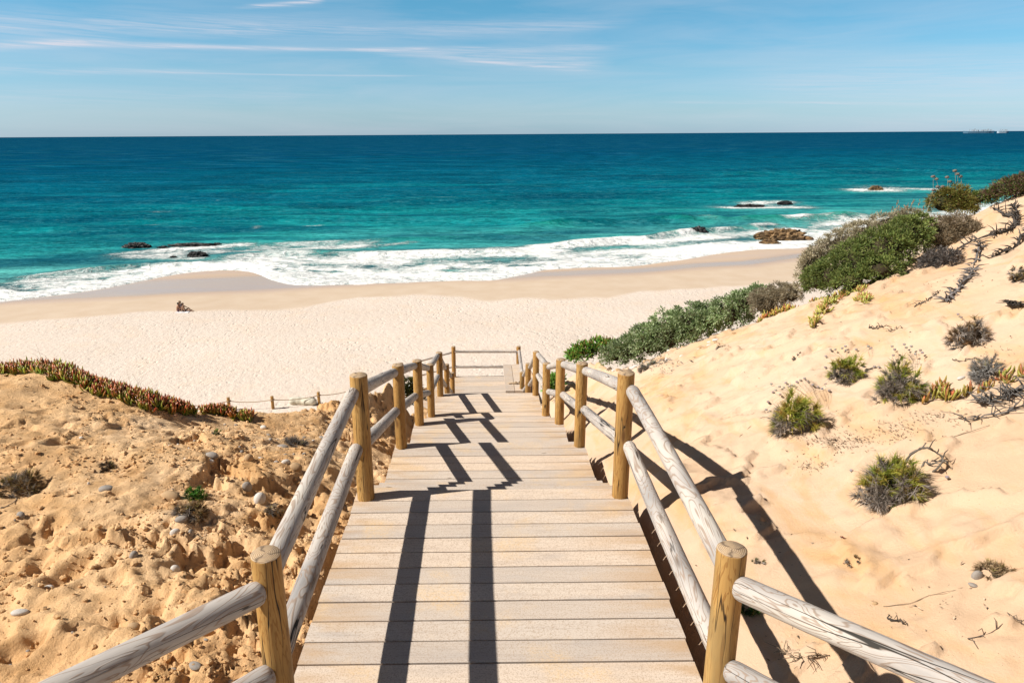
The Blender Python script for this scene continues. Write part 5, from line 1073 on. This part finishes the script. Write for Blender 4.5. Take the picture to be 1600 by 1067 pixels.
def band(p0, p1, w0, w1, amt, e0=2., e1=3., wob=.25, fine=.8):
    """a cirrus streak between two directions, soft ends, width in degrees growing from w0 to w1"""
    global tot
    (a0, v0), (a1, v1) = ae(*p0), ae(*p1)
    t = k.math('DIVIDE', k.math('SUBTRACT', az, a0), a1-a0)
    c = k.math('ADD', v0, k.math('MULTIPLY', t, v1-v0)); c = k.math('ADD', c, k.math('MULTIPLY', k.math('SUBTRACT', nz, .5), wob*2))
    wd = k.math('MAXIMUM', k.math('ADD', w0, k.math('MULTIPLY', t, w1-w0)), .03)
    q_ = k.math('DIVIDE', k.math('SUBTRACT', el, c), wd); g = k.math('EXPONENT', k.math('MULTIPLY', k.math('MULTIPLY', q_, q_), -1.))
    def ss(a, b):
        nd = k.n('ShaderNodeMapRange', interpolation_type='SMOOTHSTEP'); k.l(az, nd.inputs[0]); nd.inputs[1].default_value = a; nd.inputs[2].default_value = b; return nd.outputs[0]
    m = k.math('MULTIPLY', ss(a0-e0, a0+e0), k.math('SUBTRACT', 1., ss(a1-e1, a1+e1)))
    g = k.math('MULTIPLY', k.math('MULTIPLY', g, m), k.math('MULTIPLY', k.math('ADD', 1.-fine, k.math('MULTIPLY', nf, 2*fine)), amt))
    tot = g if tot is None else k.math('ADD', tot, g)
band((-200, 78), (150, 66), .30, .24, .45, 3, 2, .08, .8)
band((100, 66), (620, 78), .22, .09, .5, 3, 3, .06, .6)
band((560, 78), (930, 100), .15, .75, .30, 3, 2, .12)
band((600, 76), (960, 74), .14, .34, .22, 3, 2, .08)
band((700, 92), (920, 110), .10, .12, .28, 2, 1.5, .05)
band((-250, 30), (420, 40), .8, .6, .26, 2, 5, .35)
band((350, 45), (960, 38), .60, .40, .22, 4, 3, .3)
band((380, 12), (500, 2), .12, .16, .55, 1.2, .6, .1)
band((-100, 108), (300, 112), .30, .18, .22, 3, 4, .1)
band((240, 113), (640, 119), .05, .06, .30, 3, 3, .02, .3)
band((-200, 150), (500, 150), .7, .6, .10, 4, 6, .4)
band((1050, 160), (1500, 162), .10, .12, .20, 4, 6, .05)
band((1200, 130), (2200, 110), 1.2, 2.0, .20, 6, 6, .5)
band((1400, 190), (2200, 190), .5, .7, .15, 5, 6, .2)
hz = k.ramp(k.math('DIVIDE', el, 40.), [(0., (.82, 1.22, 1.95)), (.04, (.84, 1.20, 1.68)), (.12, (.76, 1.22, 1.50)), (.24, (.58, 1.25, 1.42)), (.42, (.14, .28, .42)), (1., (.06, .12, .19))])  # sky above the view darkened to weaken fill light in the shadows
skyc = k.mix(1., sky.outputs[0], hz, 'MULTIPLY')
cl = k.mix(k.math('MINIMUM', tot, .9), skyc, CLOUDC)
veil = k.noise(k.vmul(cmb.outputs[0], (.6, .7, 1)), 1., 5, .6, .6)
cl = k.mix(k.math('MULTIPLY', k.ramp(veil, [(.35, 0), (.75, .24)]), 1.), cl, CLOUDC)
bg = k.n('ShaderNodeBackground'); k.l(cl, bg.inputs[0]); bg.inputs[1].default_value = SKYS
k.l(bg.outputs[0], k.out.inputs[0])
vs_ = scene.view_settings; vs_.view_transform = 'Standard'; vs_.look = 'None'; vs_.gamma = 1; vs_.exposure = EXPO
scene.render.film_transparent = False
try: scene.cycles.use_adaptive_sampling = True; scene.cycles.use_denoising = True
except Exception: pass
